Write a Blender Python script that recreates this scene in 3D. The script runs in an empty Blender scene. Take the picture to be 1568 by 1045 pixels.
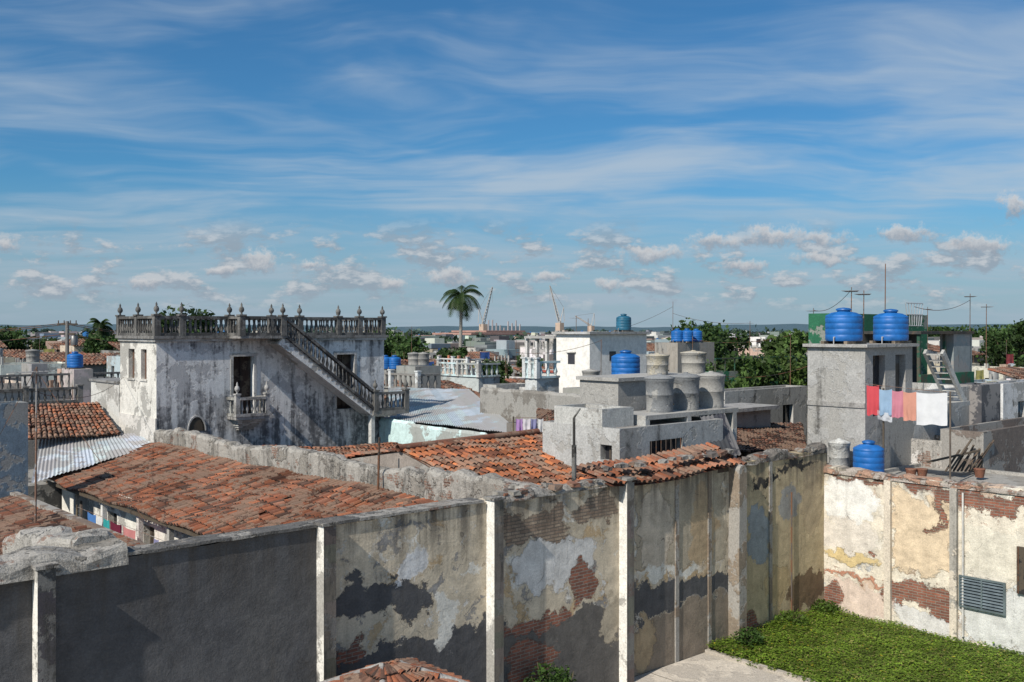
import bpy, math, random
from mathutils import Vector, noise
rnd=random.Random(7)
H=8.75; TH=math.atan(0.894); C=math.cos(TH); S=math.sin(TH); F=1524.0
# town street grid: a runs along the long yard wall, b away from it; bearings give grid coordinates
def kk(p): return (p-784)/F
def A_(p,b): k=kk(p); return b*(S+k*C)/(C-k*S)
def B_(p,a): k=kk(p); return a*(C-k*S)/(S+k*C)
def Yd(a,b): return a*S+b*C
def Z_(q,a,b): return H-(q-505)/F*Yd(a,b)
def XY(p,Y):
    X=kk(p)*Y; return (X*C+Y*S, -X*S+Y*C)
def PT(p,q,z):
    Y=(H-z)*F/(q-505); a,b=XY(p,Y); return (a,b,z)
def PY(p,q,Y):
    a,b=XY(p,Y); return (a,b,H-(q-505)/F*Y)
def nz(x,y=0,z=0): return noise.noise(Vector((x,y,z)))

# ------------------------------------------------------------------ materials
def newmat(name):
    m=bpy.data.materials.new(name); m.use_nodes=True
    nt=m.node_tree; nt.nodes.clear()
    return m,nt
def N(nt,t,ins=None,**pr):
    n=nt.nodes.new(t)
    for k,v in pr.items(): setattr(n,k,v)
    for k,v in (ins or {}).items():
        s=n.inputs[k]
        if isinstance(v,bpy.types.NodeSocket): nt.links.new(v,s)
        else: s.default_value=v
    return n
def c4(c): return (c[0],c[1],c[2],1)
def mathn(nt,op,a,b=0.0,c=None,clamp=False):
    i={0:a,1:b}
    if c is not None: i[2]=c
    return N(nt,'ShaderNodeMath',i,operation=op,use_clamp=clamp).outputs[0]
def mr(nt,v,a,b,c=0.0,d=1.0,smooth=False):
    return N(nt,'ShaderNodeMapRange',{0:v,1:a,2:b,3:c,4:d},interpolation_type='SMOOTHSTEP' if smooth else 'LINEAR').outputs[0]
def mixc(nt,f,a,b,bt='MIX'):
    n=N(nt,'ShaderNodeMix',{0:f},data_type='RGBA',blend_type=bt)
    for idx,v in ((6,a),(7,b)):
        if isinstance(v,bpy.types.NodeSocket): nt.links.new(v,n.inputs[idx])
        else: n.inputs[idx].default_value=c4(v)
    return n.outputs[2]
def noi(nt,vec,sc,det=4,ro=.6,dist=0,out=0):
    return N(nt,'ShaderNodeTexNoise',{'Vector':vec,'Scale':sc,'Detail':det,'Roughness':ro,'Distortion':dist}).outputs[out]
def finish(nt,col,rough,height=None,dist=1.0,strength=1.0,metal=0.0,spec=.3,trans=None):
    b=N(nt,'ShaderNodeBsdfPrincipled',{'Base Color':col,'Roughness':rough,'Metallic':metal,'Specular IOR Level':spec})
    if height is not None:
        bp=N(nt,'ShaderNodeBump',{'Height':height,'Distance':dist,'Strength':strength})
        nt.links.new(bp.outputs[0],b.inputs['Normal'])
    o=nt.nodes.new('ShaderNodeOutputMaterial'); 
    out=b.outputs[0]
    if trans:
        t=N(nt,'ShaderNodeBsdfTranslucent',{'Color':col})
        out=N(nt,'ShaderNodeMixShader',{0:trans,1:b.outputs[0],2:t.outputs[0]}).outputs[0]
    nt.links.new(out,o.inputs[0])
MATS={}
def scaled(nt,vec,s):
    return N(nt,'ShaderNodeVectorMath',{0:vec,1:s},operation='MULTIPLY').outputs[0]
def weathered(key,grime=.5,patch=.3,patchcol=(.3,.29,.27),gcol=(.045,.043,.04),scale=1.0,rough=.9,bump=.012,fine=.25,brick=0,lite=False,pscale=.55,zg=None):
    m,nt=newmat(key); MATS[key]=m
    pos=N(nt,'ShaderNodeNewGeometry').outputs['Position']
    col=N(nt,'ShaderNodeVertexColor',layer_name='Col').outputs[0]
    n2=noi(nt,pos,3.2*scale,4 if lite else 5,.7)
    n3=noi(nt,scaled(nt,pos,(2.2*scale,2.2*scale,.22*scale)),1,3 if lite else 5,.65)
    v=mr(nt,n2,.3,.7,.76,1.12)
    c=mixc(nt,1.0,col,N(nt,'ShaderNodeCombineColor',{0:v,1:v,2:v}).outputs[0],'MULTIPLY')
    h=mathn(nt,'MULTIPLY',n2,bump)
    if patch>0:
        n1=noi(nt,pos,pscale*scale,5,.65)
        pm=mr(nt,mathn(nt,'ADD',n1,mathn(nt,'MULTIPLY',n2,.25)),.66-patch*.14,.69-patch*.14)
        c=mixc(nt,mathn(nt,'MULTIPLY',pm,.8),c,patchcol); h=mathn(nt,'ADD',h,mathn(nt,'MULTIPLY',pm,-bump))
    if brick:
        oc=N(nt,'ShaderNodeTexCoord').outputs['Object']; sx=N(nt,'ShaderNodeSeparateXYZ',{0:oc}).outputs
        bv=N(nt,'ShaderNodeCombineXYZ',{0:mathn(nt,'ADD',sx[0],sx[1]),1:sx[2]}).outputs[0]
        bt=N(nt,'ShaderNodeTexBrick',{'Vector':bv,'Color1':(.25,.13,.09,1),'Color2':(.2,.12,.09,1),'Mortar':(.28,.25,.22,1),'Scale':1.0,'Mortar Size':.012,'Brick Width':.26,'Row Height':.08})
        bm=mr(nt,noi(nt,N(nt,'ShaderNodeVectorMath',{0:pos,1:(31,7,5)},operation='ADD').outputs[0],1.1,5,.65),.62-.1*brick,.64-.1*brick,0,.8)
        c=mixc(nt,bm,c,bt.outputs[0])
    g=mathn(nt,'ADD',mathn(nt,'MULTIPLY',n3,.6),mathn(nt,'MULTIPLY',n2,.4))
    if zg:
        zz=N(nt,'ShaderNodeSeparateXYZ',{0:pos}).outputs[2]; g=mathn(nt,'ADD',g,mr(nt,zz,zg[0],zg[1],0,zg[2])); g=mathn(nt,'ADD',g,mr(nt,zz,zg[3],zg[4],0,zg[5]))
    gm=mr(nt,g,.62-.2*grime,.74-.1*grime,0,.85,True)
    c=mixc(nt,gm,c,gcol)
    if not lite:
        n4=noi(nt,pos,22*scale,2,.7); v4=mr(nt,n4,.3,.7,1-fine,1+fine*.6)
        c=mixc(nt,1.0,c,N(nt,'ShaderNodeCombineColor',{0:v4,1:v4,2:v4}).outputs[0],'MULTIPLY')
        h=mathn(nt,'ADD',h,mathn(nt,'MULTIPLY',n4,bump*.3))
    finish(nt,c,rough,None if lite else h)
weathered('plaster',.35,.12)
weathered('paint',.08,.0,bump=.004,fine=.1)
weathered('city',.55,.25,scale=.9,lite=True)
weathered('cement',.45,.35,(.34,.33,.31))
weathered('stone',.75,.6,(.38,.36,.33),scale=1.6,bump=.05,fine=.4,brick=.35)
weathered('mold',.62,.1,(.42,.42,.43),(.05,.052,.06),scale=1.5,bump=.01,zg=(6.6,4.4,.11,7.7,8.4,.09))
weathered('baluster',.8,.3,(.2,.195,.185),scale=2.5,bump=.006)
weathered('tile',.42,.22,(.25,.17,.125),(.045,.032,.026),scale=2.4,bump=.008,fine=.3)
weathered('wood',.5,.3,(.1,.08,.06),scale=3,lite=True)
weathered('rust',.5,.5,(.18,.08,.04),scale=2,rough=.6,lite=True)
weathered('sheetmetal',.3,.35,(.3,.28,.27),(.12,.07,.045),scale=1.0,rough=.5,lite=True)
weathered('pave',.3,.4,(.42,.38,.33),(.12,.1,.08),scale=1.3,bump=.01)
def simple(key,rough,metal=0,spec=.5,trans=None,var=.15,sc=3.0):
    m,nt=newmat(key); MATS[key]=m
    pos=N(nt,'ShaderNodeNewGeometry').outputs['Position']
    col=N(nt,'ShaderNodeVertexColor',layer_name='Col').outputs[0]
    n=noi(nt,pos,sc,3,.65); v=mr(nt,n,.3,.7,1-var,1+var*.5)
    c=mixc(nt,1.0,col,N(nt,'ShaderNodeCombineColor',{0:v,1:v,2:v}).outputs[0],'MULTIPLY')
    finish(nt,c,mr(nt,n,.3,.7,rough-.08,rough+.12),None,metal=metal,spec=spec,trans=trans)
simple('plastic',.45,var=.3); simple('metal',.5,metal=.6); simple('cloth',.9,spec=.1,trans=.3,var=.1)
simple('glass',.15,spec=.6); simple('leaf',.6,spec=.3,trans=.3,var=.35,sc=1.5); simple('bark',.9,spec=.1,var=.4,sc=6)
simple('far',.9,spec=.1,var=.2,sc=.3)

def layered(key,axis,base,layers,glob,dirt=.6,toplo=3.6,tophi=5.0,crack0=0):
    m,nt=newmat(key); MATS[key]=m
    oc=N(nt,'ShaderNodeTexCoord').outputs['Object']; sx=N(nt,'ShaderNodeSeparateXYZ',{0:oc}).outputs
    p0=N(nt,'ShaderNodeCombineXYZ',{0:sx[axis],1:sx[2],2:0.0}).outputs[0]
    w1=N(nt,'ShaderNodeVectorMath',{0:noi(nt,p0,1.3,2,.55,out=1),1:(.5,.5,.5)},operation='SUBTRACT').outputs[0]
    w2=N(nt,'ShaderNodeVectorMath',{0:noi(nt,p0,4.5,6,.78,out=1),1:(.5,.5,.5)},operation='SUBTRACT').outputs[0]
    pa=N(nt,'ShaderNodeVectorMath',{0:w1,1:(1.2,1.2,0),2:p0},operation='MULTIPLY_ADD').outputs[0]
    pw=N(nt,'ShaderNodeVectorMath',{0:w2,1:(.75,.75,0),2:pa},operation='MULTIPLY_ADD').outputs[0]
    def brick(c1,c2,mo):
        return N(nt,'ShaderNodeTexBrick',{'Vector':N(nt,'ShaderNodeVectorMath',{0:w2,1:(.05,.04,0),2:p0},operation='MULTIPLY_ADD').outputs[0],'Color1':c4(c1),'Color2':c4(c2),'Mortar':c4(mo),'Scale':1.0,'Mortar Size':.011,'Mortar Smooth':.3,'Brick Width':.27,'Row Height':.078,'Bias':-.1})
    bR=brick((.32,.125,.08),(.17,.08,.06),(.3,.26,.22)); bP=brick((.4,.31,.23),(.27,.19,.14),(.2,.17,.14))
    cols={'R':bR.outputs[0],'P':bP.outputs[0]}
    hb=mathn(nt,'MULTIPLY',bR.outputs[1],-.012)
    c=cols.get(base,base) if isinstance(base,str) else base
    h=.012
    n_mid=noi(nt,p0,2.6,6,.7); n_str=noi(nt,scaled(nt,p0,(3.0,.28,1)),1,5,.65)
    for i,(th,cc,sc) in enumerate(glob):
        nn=noi(nt,N(nt,'ShaderNodeVectorMath',{0:pw,1:(13.7*i+3,7.1*i,0)},operation='ADD').outputs[0],sc,4,.62)
        mk=mr(nt,nn,th,th+.025); c=mixc(nt,mk,c,cols[cc] if isinstance(cc,str) else cc)
        h=mathn(nt,'ADD',h,mathn(nt,'MULTIPLY',mk,-.006)) if not isinstance(cc,str) else N(nt,'ShaderNodeMix',{0:mk,2:h,3:hb}).outputs[0]
    for L in layers:
        kind,cx,cz,rx,rz,cc=L[:6]; src=p0 if kind.isupper() else pw
        q=N(nt,'ShaderNodeVectorMath',{0:src,1:(1/rx,1/rz,0),2:(-cx/rx,-cz/rz,0)},operation='MULTIPLY_ADD').outputs[0]
        if kind.lower()=='b':
            ab=N(nt,'ShaderNodeVectorMath',{0:q},operation='ABSOLUTE').outputs[0]; s=N(nt,'ShaderNodeSeparateXYZ',{0:ab}).outputs
            d=mathn(nt,'MAXIMUM',s[0],s[1])
        else: d=N(nt,'ShaderNodeVectorMath',{0:q},operation='LENGTH').outputs[1]
        so=.02/min(rx,rz)
        if len(L)>7: so=.5
        mk=mr(nt,d,1+so,1-so)
        if len(L)>6: mk=mathn(nt,'MULTIPLY',mk,L[6])
        c=mixc(nt,mk,c,cols[cc] if isinstance(cc,str) else cc)
        if isinstance(cc,str): h=N(nt,'ShaderNodeMix',{0:mk,2:h,3:hb}).outputs[0]
        elif len(L)<8: h=N(nt,'ShaderNodeMix',{0:mk,2:h,3:rnd.choice([.008,.018,.026])}).outputs[0]
    v=mr(nt,n_mid,.3,.7,.66,1.18); c=mixc(nt,1.0,c,N(nt,'ShaderNodeCombineColor',{0:v,1:v,2:v}).outputs[0],'MULTIPLY')
    # hairline cracks in the render
    vo=N(nt,'ShaderNodeTexVoronoi',{'Vector':pa,'Scale':.7},feature='DISTANCE_TO_EDGE',voronoi_dimensions='2D').outputs[0]
    ck=mathn(nt,'MULTIPLY',mr(nt,mathn(nt,'ADD',vo,mathn(nt,'MULTIPLY',mathn(nt,'SUBTRACT',n_mid,.5),.06)),.002,.008,.5,0),mr(nt,n_str,.5,.56))
    ck=mathn(nt,'MULTIPLY',ck,mr(nt,sx[axis],crack0,crack0+.1))
    c=mixc(nt,ck,c,(.06,.055,.05))
    g=mr(nt,mathn(nt,'ADD',mathn(nt,'MULTIPLY',n_str,.6),mathn(nt,'MULTIPLY',n_mid,.4)),.52,.7,0,dirt,True)
    c=mixc(nt,g,c,(.075,.065,.052))
    # damp dirt running down from the coping
    top=mathn(nt,'MULTIPLY',mr(nt,sx[2],toplo,tophi,0,.8),mr(nt,n_str,.42,.58))
    c=mixc(nt,top,c,(.07,.062,.055))
    n5=noi(nt,p0,26,2,.7); v5=mr(nt,n5,.3,.7,.82,1.12); c=mixc(nt,1.0,c,N(nt,'ShaderNodeCombineColor',{0:v5,1:v5,2:v5}).outputs[0],'MULTIPLY')
    h=mathn(nt,'ADD',h,mathn(nt,'MULTIPLY',n_mid,.03)); h=mathn(nt,'ADD',h,mathn(nt,'MULTIPLY',n5,.004))
    finish(nt,c,.92,h)
DK=(.095,.095,.1); WH=(.7,.68,.62); OC=(.5,.38,.22); TN=(.44,.38,.29)
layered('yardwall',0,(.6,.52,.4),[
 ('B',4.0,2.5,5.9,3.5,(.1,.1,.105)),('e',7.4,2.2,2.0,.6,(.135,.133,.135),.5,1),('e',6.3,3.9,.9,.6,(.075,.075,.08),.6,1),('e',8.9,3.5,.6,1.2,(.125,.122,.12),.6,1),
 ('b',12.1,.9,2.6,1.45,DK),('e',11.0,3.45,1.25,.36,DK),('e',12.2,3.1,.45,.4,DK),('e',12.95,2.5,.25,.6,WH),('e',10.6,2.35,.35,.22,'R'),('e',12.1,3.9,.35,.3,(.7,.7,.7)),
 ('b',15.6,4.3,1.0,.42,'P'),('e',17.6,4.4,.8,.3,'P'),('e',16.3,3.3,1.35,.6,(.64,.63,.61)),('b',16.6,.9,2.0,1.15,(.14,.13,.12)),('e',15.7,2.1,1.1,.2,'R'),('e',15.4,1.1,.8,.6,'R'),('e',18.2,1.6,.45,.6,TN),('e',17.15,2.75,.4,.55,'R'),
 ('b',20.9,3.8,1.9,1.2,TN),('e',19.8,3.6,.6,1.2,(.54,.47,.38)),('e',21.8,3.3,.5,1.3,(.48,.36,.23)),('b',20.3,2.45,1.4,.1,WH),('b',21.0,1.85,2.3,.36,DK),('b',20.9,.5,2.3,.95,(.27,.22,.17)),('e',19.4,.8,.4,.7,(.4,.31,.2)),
 ('b',25.9,2.4,2.3,3.0,(.52,.42,.27)),('e',24.4,2.8,.55,.9,(.3,.33,.35)),('e',25.3,1.2,.6,.7,OC),('e',26.9,.8,1.0,.7,(.19,.13,.08)),('e',27.2,3.5,.6,1.0,(.44,.35,.23)),('e',26.0,3.6,.5,.5,(.33,.32,.3)),('e',24.0,.3,.6,.4,'R'),('e',24.8,4.3,.9,.12,(.03,.03,.03)),('e',26.4,4.62,1.2,.12,(.03,.03,.03)),  # the two black ellipses paint a diagonal cast shadow below the coping
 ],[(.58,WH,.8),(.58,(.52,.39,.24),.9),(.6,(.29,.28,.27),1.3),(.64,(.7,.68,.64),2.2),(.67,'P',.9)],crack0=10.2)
layered('courtwall',1,(.74,.67,.56),[
 ('e',15.8,3.6,.9,.8,(.8,.78,.74)),('e',15.8,2.5,1.0,.45,(.7,.64,.57)),('e',15.7,1.85,.8,.25,(.68,.53,.28)),('b',13.5,2.9,.9,1.1,(.7,.56,.4)),('b',15.5,1.3,1.5,.06,(.55,.27,.18)),('e',15.3,.6,1.1,.5,(.68,.55,.47)),
 ('e',13.4,1.2,.75,.4,'R'),('e',12.9,.7,.35,.5,'R'),('e',14.3,.9,.35,.4,'R'),('e',16.3,.5,.3,.3,'R'),('b',11.5,4.05,1.6,.25,'R'),('e',13.0,3.5,.15,.6,'R'),('e',13.6,4.35,.7,.1,'R'),('b',11,.8,1.3,.8,(.64,.64,.62)),('b',13.4,.25,1.0,.35,(.66,.64,.62)),('b',11,2.6,1.3,.7,(.7,.65,.55)),('b',15.2,4.3,1.6,.09,'R')
 ],[(.58,(.78,.73,.64),1.0),(.6,(.64,.48,.37),1.4),(.62,(.55,.55,.55),1.1),(.67,'R',1.5)],dirt=.4,toplo=3.9,tophi=4.5)

# ------------------------------------------------------------------ mesh builder (vertices in town-grid coordinates)
class MB:
    def __init__(s): s.v=[];s.f=[];s.m=[];s.c=[];s.s=[];s.mats=[]
    def mi(s,m):
        if m not in s.mats: s.mats.append(m)
        return s.mats.index(m)
    def face(s,pts,m,c,sm=False):
        i=len(s.v); s.v+= [tuple(p) for p in pts]; s.f.append(tuple(range(i,i+len(pts)))); s.m.append(s.mi(m)); s.c.append(c); s.s.append(sm)
    def mesh(s,vs,fs,m,c,sm=False):
        i=len(s.v); s.v+=[tuple(p) for p in vs]; k=s.mi(m)
        for f in fs: s.f.append(tuple(i+j for j in f)); s.m.append(k); s.c.append(c); s.s.append(sm)
    def box(s,a0,a1,b0,b1,z0,z1,m,c):
        v=[(a,b,z) for z in (z0,z1) for a,b in ((a0,b0),(a1,b0),(a1,b1),(a0,b1))]
        s.mesh(v,[(3,2,1,0),(4,5,6,7),(0,1,5,4),(1,2,6,5),(2,3,7,6),(3,0,4,7)],m,c)
    def beam(s,p0,p1,w,h,m,c):
        p0=Vector(p0);p1=Vector(p1);d=(p1-p0).normalized()
        up=Vector((0,0,1))
        if abs(d.z)>.95: up=Vector((0,1,0))
        x=d.cross(up).normalized(); y=x.cross(d).normalized()
        v=[]
        for p in (p0,p1):
            for i,j in ((-1,-1),(1,-1),(1,1),(-1,1)): v.append(p+x*(i*w/2)+y*(j*h/2))
        s.mesh(v,[(3,2,1,0),(4,5,6,7),(0,1,5,4),(1,2,6,5),(2,3,7,6),(3,0,4,7)],m,c)
    def tube(s,p0,p1,r0,r1,m,c,n=6):
        p0=Vector(p0);p1=Vector(p1);d=(p1-p0).normalized(); up=Vector((0,0,1)) if abs(d.z)<.9 else Vector((1,0,0))
        x=d.cross(up).normalized(); y=d.cross(x)
        v=[];
        for p,r in ((p0,r0),(p1,r1)):
            for i in range(n):
                t=2*math.pi*i/n; v.append(p+x*(r*math.cos(t))+y*(r*math.sin(t)))
        s.mesh(v,[(i,(i+1)%n,n+(i+1)%n,n+i) for i in range(n)],m,c,n>5)
        s.mesh(v[n:],[tuple(range(n))],m,c)
    def lathe(s,a,b,prof,m,c,n=16):
        v=[];f=[]
        for r,z in prof:
            for i in range(n):
                t=2*math.pi*i/n; v.append((a+r*math.cos(t),b+r*math.sin(t),z))
        for j in range(len(prof)-1):
            for i in range(n): f.append((j*n+i,j*n+(i+1)%n,(j+1)*n+(i+1)%n,(j+1)*n+i))
        s.mesh(v,f,m,c,True); s.mesh(v[-n:],[tuple(range(n))],m,c)
    def done(s,name,origin=None,parent=None):
        if origin is None:
            origin=(sum(v[0] for v in s.v)/len(s.v),sum(v[1] for v in s.v)/len(s.v),min(v[2] for v in s.v))
        o=origin
        me=bpy.data.meshes.new(name); me.from_pydata([(v[0]-o[0],v[1]-o[1],v[2]-o[2]) for v in s.v],[],s.f)
        for k in s.mats: me.materials.append(MATS[k])
        me.polygons.foreach_set('material_index',s.m); me.polygons.foreach_set('use_smooth',s.s)
        at=me.color_attributes.new('Col','FLOAT_COLOR','CORNER')
        buf=[]
        for f,c in zip(s.f,s.c): buf+= [c[0],c[1],c[2],1.0]*len(f)
        at.data.foreach_set('color',buf); me.update()
        ob=bpy.data.objects.new(name,me); bpy.context.scene.collection.objects.link(ob)
        if parent: ob.parent=parent
        ob.location=(o[0]*C-o[1]*S,o[0]*S+o[1]*C,o[2]); ob.rotation_euler=(0,0,TH)
        return ob
def jit(c,j=.15,r=rnd):
    k=1+r.uniform(-j,j); return tuple(max(0,x*k*(1+r.uniform(-j,j)*.3)) for x in c)

def face_open(mb,axis,c,s0,s1,z0,z1,ops,m,col,depth=.22):
    P=(lambda s,z,d=0:(c+d,s,z)) if axis=='a' else (lambda s,z,d=0:(s,c+d,z))
    ops=[o for o in ops if o[0]<s1 and o[1]>s0]
    ss=sorted({s0,s1}|{o[0] for o in ops}|{o[1] for o in ops}); zs=sorted({z0,z1}|{o[2] for o in ops}|{o[3] for o in ops})
    for i in range(len(ss)-1):
        for j in range(len(zs)-1):
            sm=(ss[i]+ss[i+1])/2; zm=(zs[j]+zs[j+1])/2
            if any(o[0]<sm<o[1] and o[2]<zm<o[3] for o in ops): continue
            mb.face([P(ss[i],zs[j]),P(ss[i+1],zs[j]),P(ss[i+1],zs[j+1]),P(ss[i],zs[j+1])],m,col)
    for o in ops:
        a,b,y,w=o[:4]; oc=o[4] if len(o)>4 else (.03,.03,.035)
        for q in ([P(a,y),P(a,y,depth),P(a,w,depth),P(a,w)],[P(b,y),P(b,y,depth),P(b,w,depth),P(b,w)],[P(a,y),P(b,y),P(b,y,depth),P(a,y,depth)],[P(a,w),P(b,w),P(b,w,depth),P(a,w,depth)]):
            mb.face(q,m,col)
        mb.face([P(a,y,depth),P(b,y,depth),P(b,w,depth),P(a,w,depth)],'wood' if len(o)>4 else 'glass',oc)
        mid=(a+b)/2
        if axis=='b': mb.box(mid-.03,mid+.03,c+depth-.05,c+depth-.01,y,w,'wood',tuple(x*.8+.01 for x in oc))
        else: mb.box(c+depth-.05,c+depth-.01,mid-.03,mid+.03,y,w,'wood',tuple(x*.8+.01 for x in oc))
def building(mb,a0,a1,b0,b1,z0,z1,m,col,fo=(),lo=(),par=.4,roofcol=(.3,.28,.26),t=.15):
    face_open(mb,'b',b0,a0,a1,z0,z1,list(fo),m,col); face_open(mb,'a',a0,b0,b1,z0,z1,list(lo),m,col)
    mb.face([(a0,b1,z0),(a1,b1,z0),(a1,b1,z1),(a0,b1,z1)],m,col); mb.face([(a1,b0,z0),(a1,b1,z0),(a1,b1,z1),(a1,b0,z1)],m,col)
    zr=z1-par; I=(a0+t,a1-t,b0+t,b1-t)
    mb.face([(I[0],I[2],zr),(I[1],I[2],zr),(I[1],I[3],zr),(I[0],I[3],zr)],'city' if m=='city' else 'cement',roofcol)
    cs=[(a0,b0),(a1,b0),(a1,b1),(a0,b1)]; ci=[(I[0],I[2]),(I[1],I[2]),(I[1],I[3]),(I[0],I[3])]
    for i in range(4):
        j=(i+1)%4
        mb.face([(*cs[i],z1),(*cs[j],z1),(*ci[j],z1),(*ci[i],z1)],m,tuple(x*.75 for x in col))
        if par>0: mb.face([(*ci[i],zr),(*ci[j],zr),(*ci[j],z1),(*ci[i],z1)],m,col)
CLAY=[(.33,.118,.06),(.27,.097,.053),(.37,.15,.082),(.2,.085,.053),(.3,.14,.09),(.12,.068,.05)]
CLAYD=[(.2,.084,.053),(.23,.09,.053),(.12,.065,.047),(.23,.12,.083),(.085,.055,.045)]
CLAYO=[(.48,.165,.068),(.4,.14,.062),(.34,.12,.058),(.22,.085,.05),(.14,.07,.045)]
def tile_roof(mb,e0,e1,r0,r1,pal=CLAY,pitch=.21,course=.36,seg=4,sag=.04,rr=None,miss=.012):
    rr=rr or random.Random(int(abs(e0[0]*77+e0[1]*31))); e0,e1,r0,r1=map(Vector,(e0,e1,r0,r1))
    nc=max(2,int((e1-e0).length/pitch)); nr=max(2,int(((r0-e0).length+(r1-e1).length)/2/course))
    def P(u,v): 
        p=(e0*(1-u)+e1*u)*(1-v)+(r0*(1-u)+r1*u)*v
        return p+Vector((0,0,sag*2*nz(p.x*.5,p.y*.5,3.3)))
    nu,nv=max(2,nc//4),max(2,nr//2)
    vs=[P(i/nu,j/nv)-Vector((0,0,.06)) for j in range(nv+1) for i in range(nu+1)]
    mb.mesh(vs,[(j*(nu+1)+i,j*(nu+1)+i+1,(j+1)*(nu+1)+i+1,(j+1)*(nu+1)+i) for j in range(nv) for i in range(nu)],'tile',tuple(x*.4 for x in pal[1]))
    for j in range(nr):
        for i in range(nc):
            if rr.random()<miss: continue
            u=(i+.5)/nc; p=P(u,j/nr-.02/1); q=P(u,min(1,(j+1.12)/nr))
            d=(q-p).normalized(); x=(e1-e0).normalized(); x=(x-d*x.dot(d)).normalized(); n=x.cross(d); 
            if n.z<0: n=-n
            sh=x*rr.uniform(-.02,.02)+n*rr.uniform(-.008,.02); sk=x*rr.uniform(-.022,.022)
            w=pitch*.4; vs=[]
            for (pp,lift,ww) in ((p+sh+sk,.04,w),(q+sh-sk,0,w*.82)):
                for k in range(seg+1):
                    t=math.pi*k/seg; vs.append(pp+x*(ww*math.cos(t))+n*(lift-.035+ww*.9*math.sin(t)))
            k=seg+1; cc=rr.choice(pal); f=.95+.7*nz(p.x*.6,p.y*.6,1)+rr.uniform(-.22,.18); 
            mb.mesh(vs,[(h,h+1,k+h+1,k+h) for h in range(seg)],'tile',tuple(y*f for y in cc),True)
            mb.mesh(vs[:k],[tuple(range(k))],'tile',(.04,.025,.02))
def corr_roof(mb,e0,e1,r0,r1,col,pitch=.17,amp=.022,m='sheetmetal'):
    e0,e1,r0,r1=map(Vector,(e0,e1,r0,r1)); L=(e1-e0).length; n=int(L/pitch)*4; nr=4
    w=n+1; k=max(4,int(.9/pitch)*4); rr=random.Random(int(L*10))
    vs=[]
    for j in range(nr+1):
        for i in range(n+1):
            u=i/n;v=j/nr; p=(e0*(1-u)+e1*u)*(1-v)+(r0*(1-u)+r1*u)*v; p.z+=amp*math.cos(i*math.pi/2)+.03*nz(p.x,p.y)+.012*((i//k)%2); vs.append(p)
    tones={}
    for j in range(nr):
        for i in range(n):
            key=(i//k,j//2)
            if key not in tones: tones[key]=jit(col,.16,rr)
            mb.mesh([vs[j*w+i],vs[j*w+i+1],vs[(j+1)*w+i+1],vs[(j+1)*w+i]],[(0,1,2,3)],m,tones[key])
def rough_wall(mb,axis,s0,s1,c,t,z0,zf,m,col,step=.22,j=.05,zjit=.07,seed=0):
    n=max(2,int((s1-s0)/step)); secs=[]
    lv=[0,.25,.5,.75]
    for i in range(n+1):
        s=s0+(s1-s0)*i/n; zt=zf(s)+zjit*nz(s*1.7,seed,2)+zjit*.6*nz(s*6,seed,9)
        pr=[(0,z0+(zt-.1-z0)*l) for l in lv]+[(0,zt-.1),(.07,zt),(t*.5,zt+.03),(t-.07,zt),(t,zt-.12),(t,z0)]
        row=[]
        for (o,z) in pr:
            dd=j*nz(s*1.3,z*1.3,o*2+seed)+j*.5*nz(s*4,z*4,o+seed)
            if z==z0: dd=0
            row.append(((s,c+o+dd,z+dd*.5) if axis=='a' else (c+o+dd,s,z+dd*.5)))
        secs.append(row)
    k=len(secs[0]); vs=[p for r in secs for p in r]
    mb.mesh(vs,[(i*k+q,(i+1)*k+q,(i+1)*k+q+1,i*k+q+1) for i in range(n) for q in range(k-1)],m,col,False)
    mb.mesh(secs[0],[tuple(range(k))],m,col); mb.mesh(secs[-1],[tuple(range(k))],m,col)
def baluster(mb,a,b,z0,z1,r,m,c,n=6):
    h=z1-z0; mb.lathe(a,b,[(r*.7,z0),(r*.45,z0+h*.1),(r,z0+h*.35),(r*.4,z0+h*.72),(r*.55,z0+h*.9),(r*.75,z1)],m,c,n)
def balustrade(mb,p0,p1,h=.85,m='baluster',c=(.2,.195,.185),sp=.24,w=.2,rail=.12,r=.085,n=6):
    p0=Vector(p0);p1=Vector(p1); L=(p1-p0).length; k=max(1,int(L/sp)); u=Vector((0,0,1))
    mb.beam(p0+u*.06,p1+u*.06,w,.12,m,c); mb.beam(p0+u*(h-rail/2),p1+u*(h-rail/2),w*1.15,rail,m,c)
    for i in range(k):
        p=p0+(p1-p0)*((i+.5)/k); baluster(mb,p.x,p.y,p.z+.1,p.z+h-rail,r,m,c,n)
def post(mb,a,b,z0,h,w=.26,m='baluster',c=(.24,.23,.22),fin=True):
    mb.box(a-w/2,a+w/2,b-w/2,b+w/2,z0,z0+h,m,c); mb.box(a-w*.65,a+w*.65,b-w*.65,b+w*.65,z0+h,z0+h+.07,m,c)
    if fin:
        z=z0+h+.07; mb.lathe(a,b,[(.05,z),(.04,z+.07),(.11,z+.14),(.125,z+.22),(.09,z+.31),(.035,z+.36),(.05,z+.41),(.008,z+.52)],m,c,8)
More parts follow.
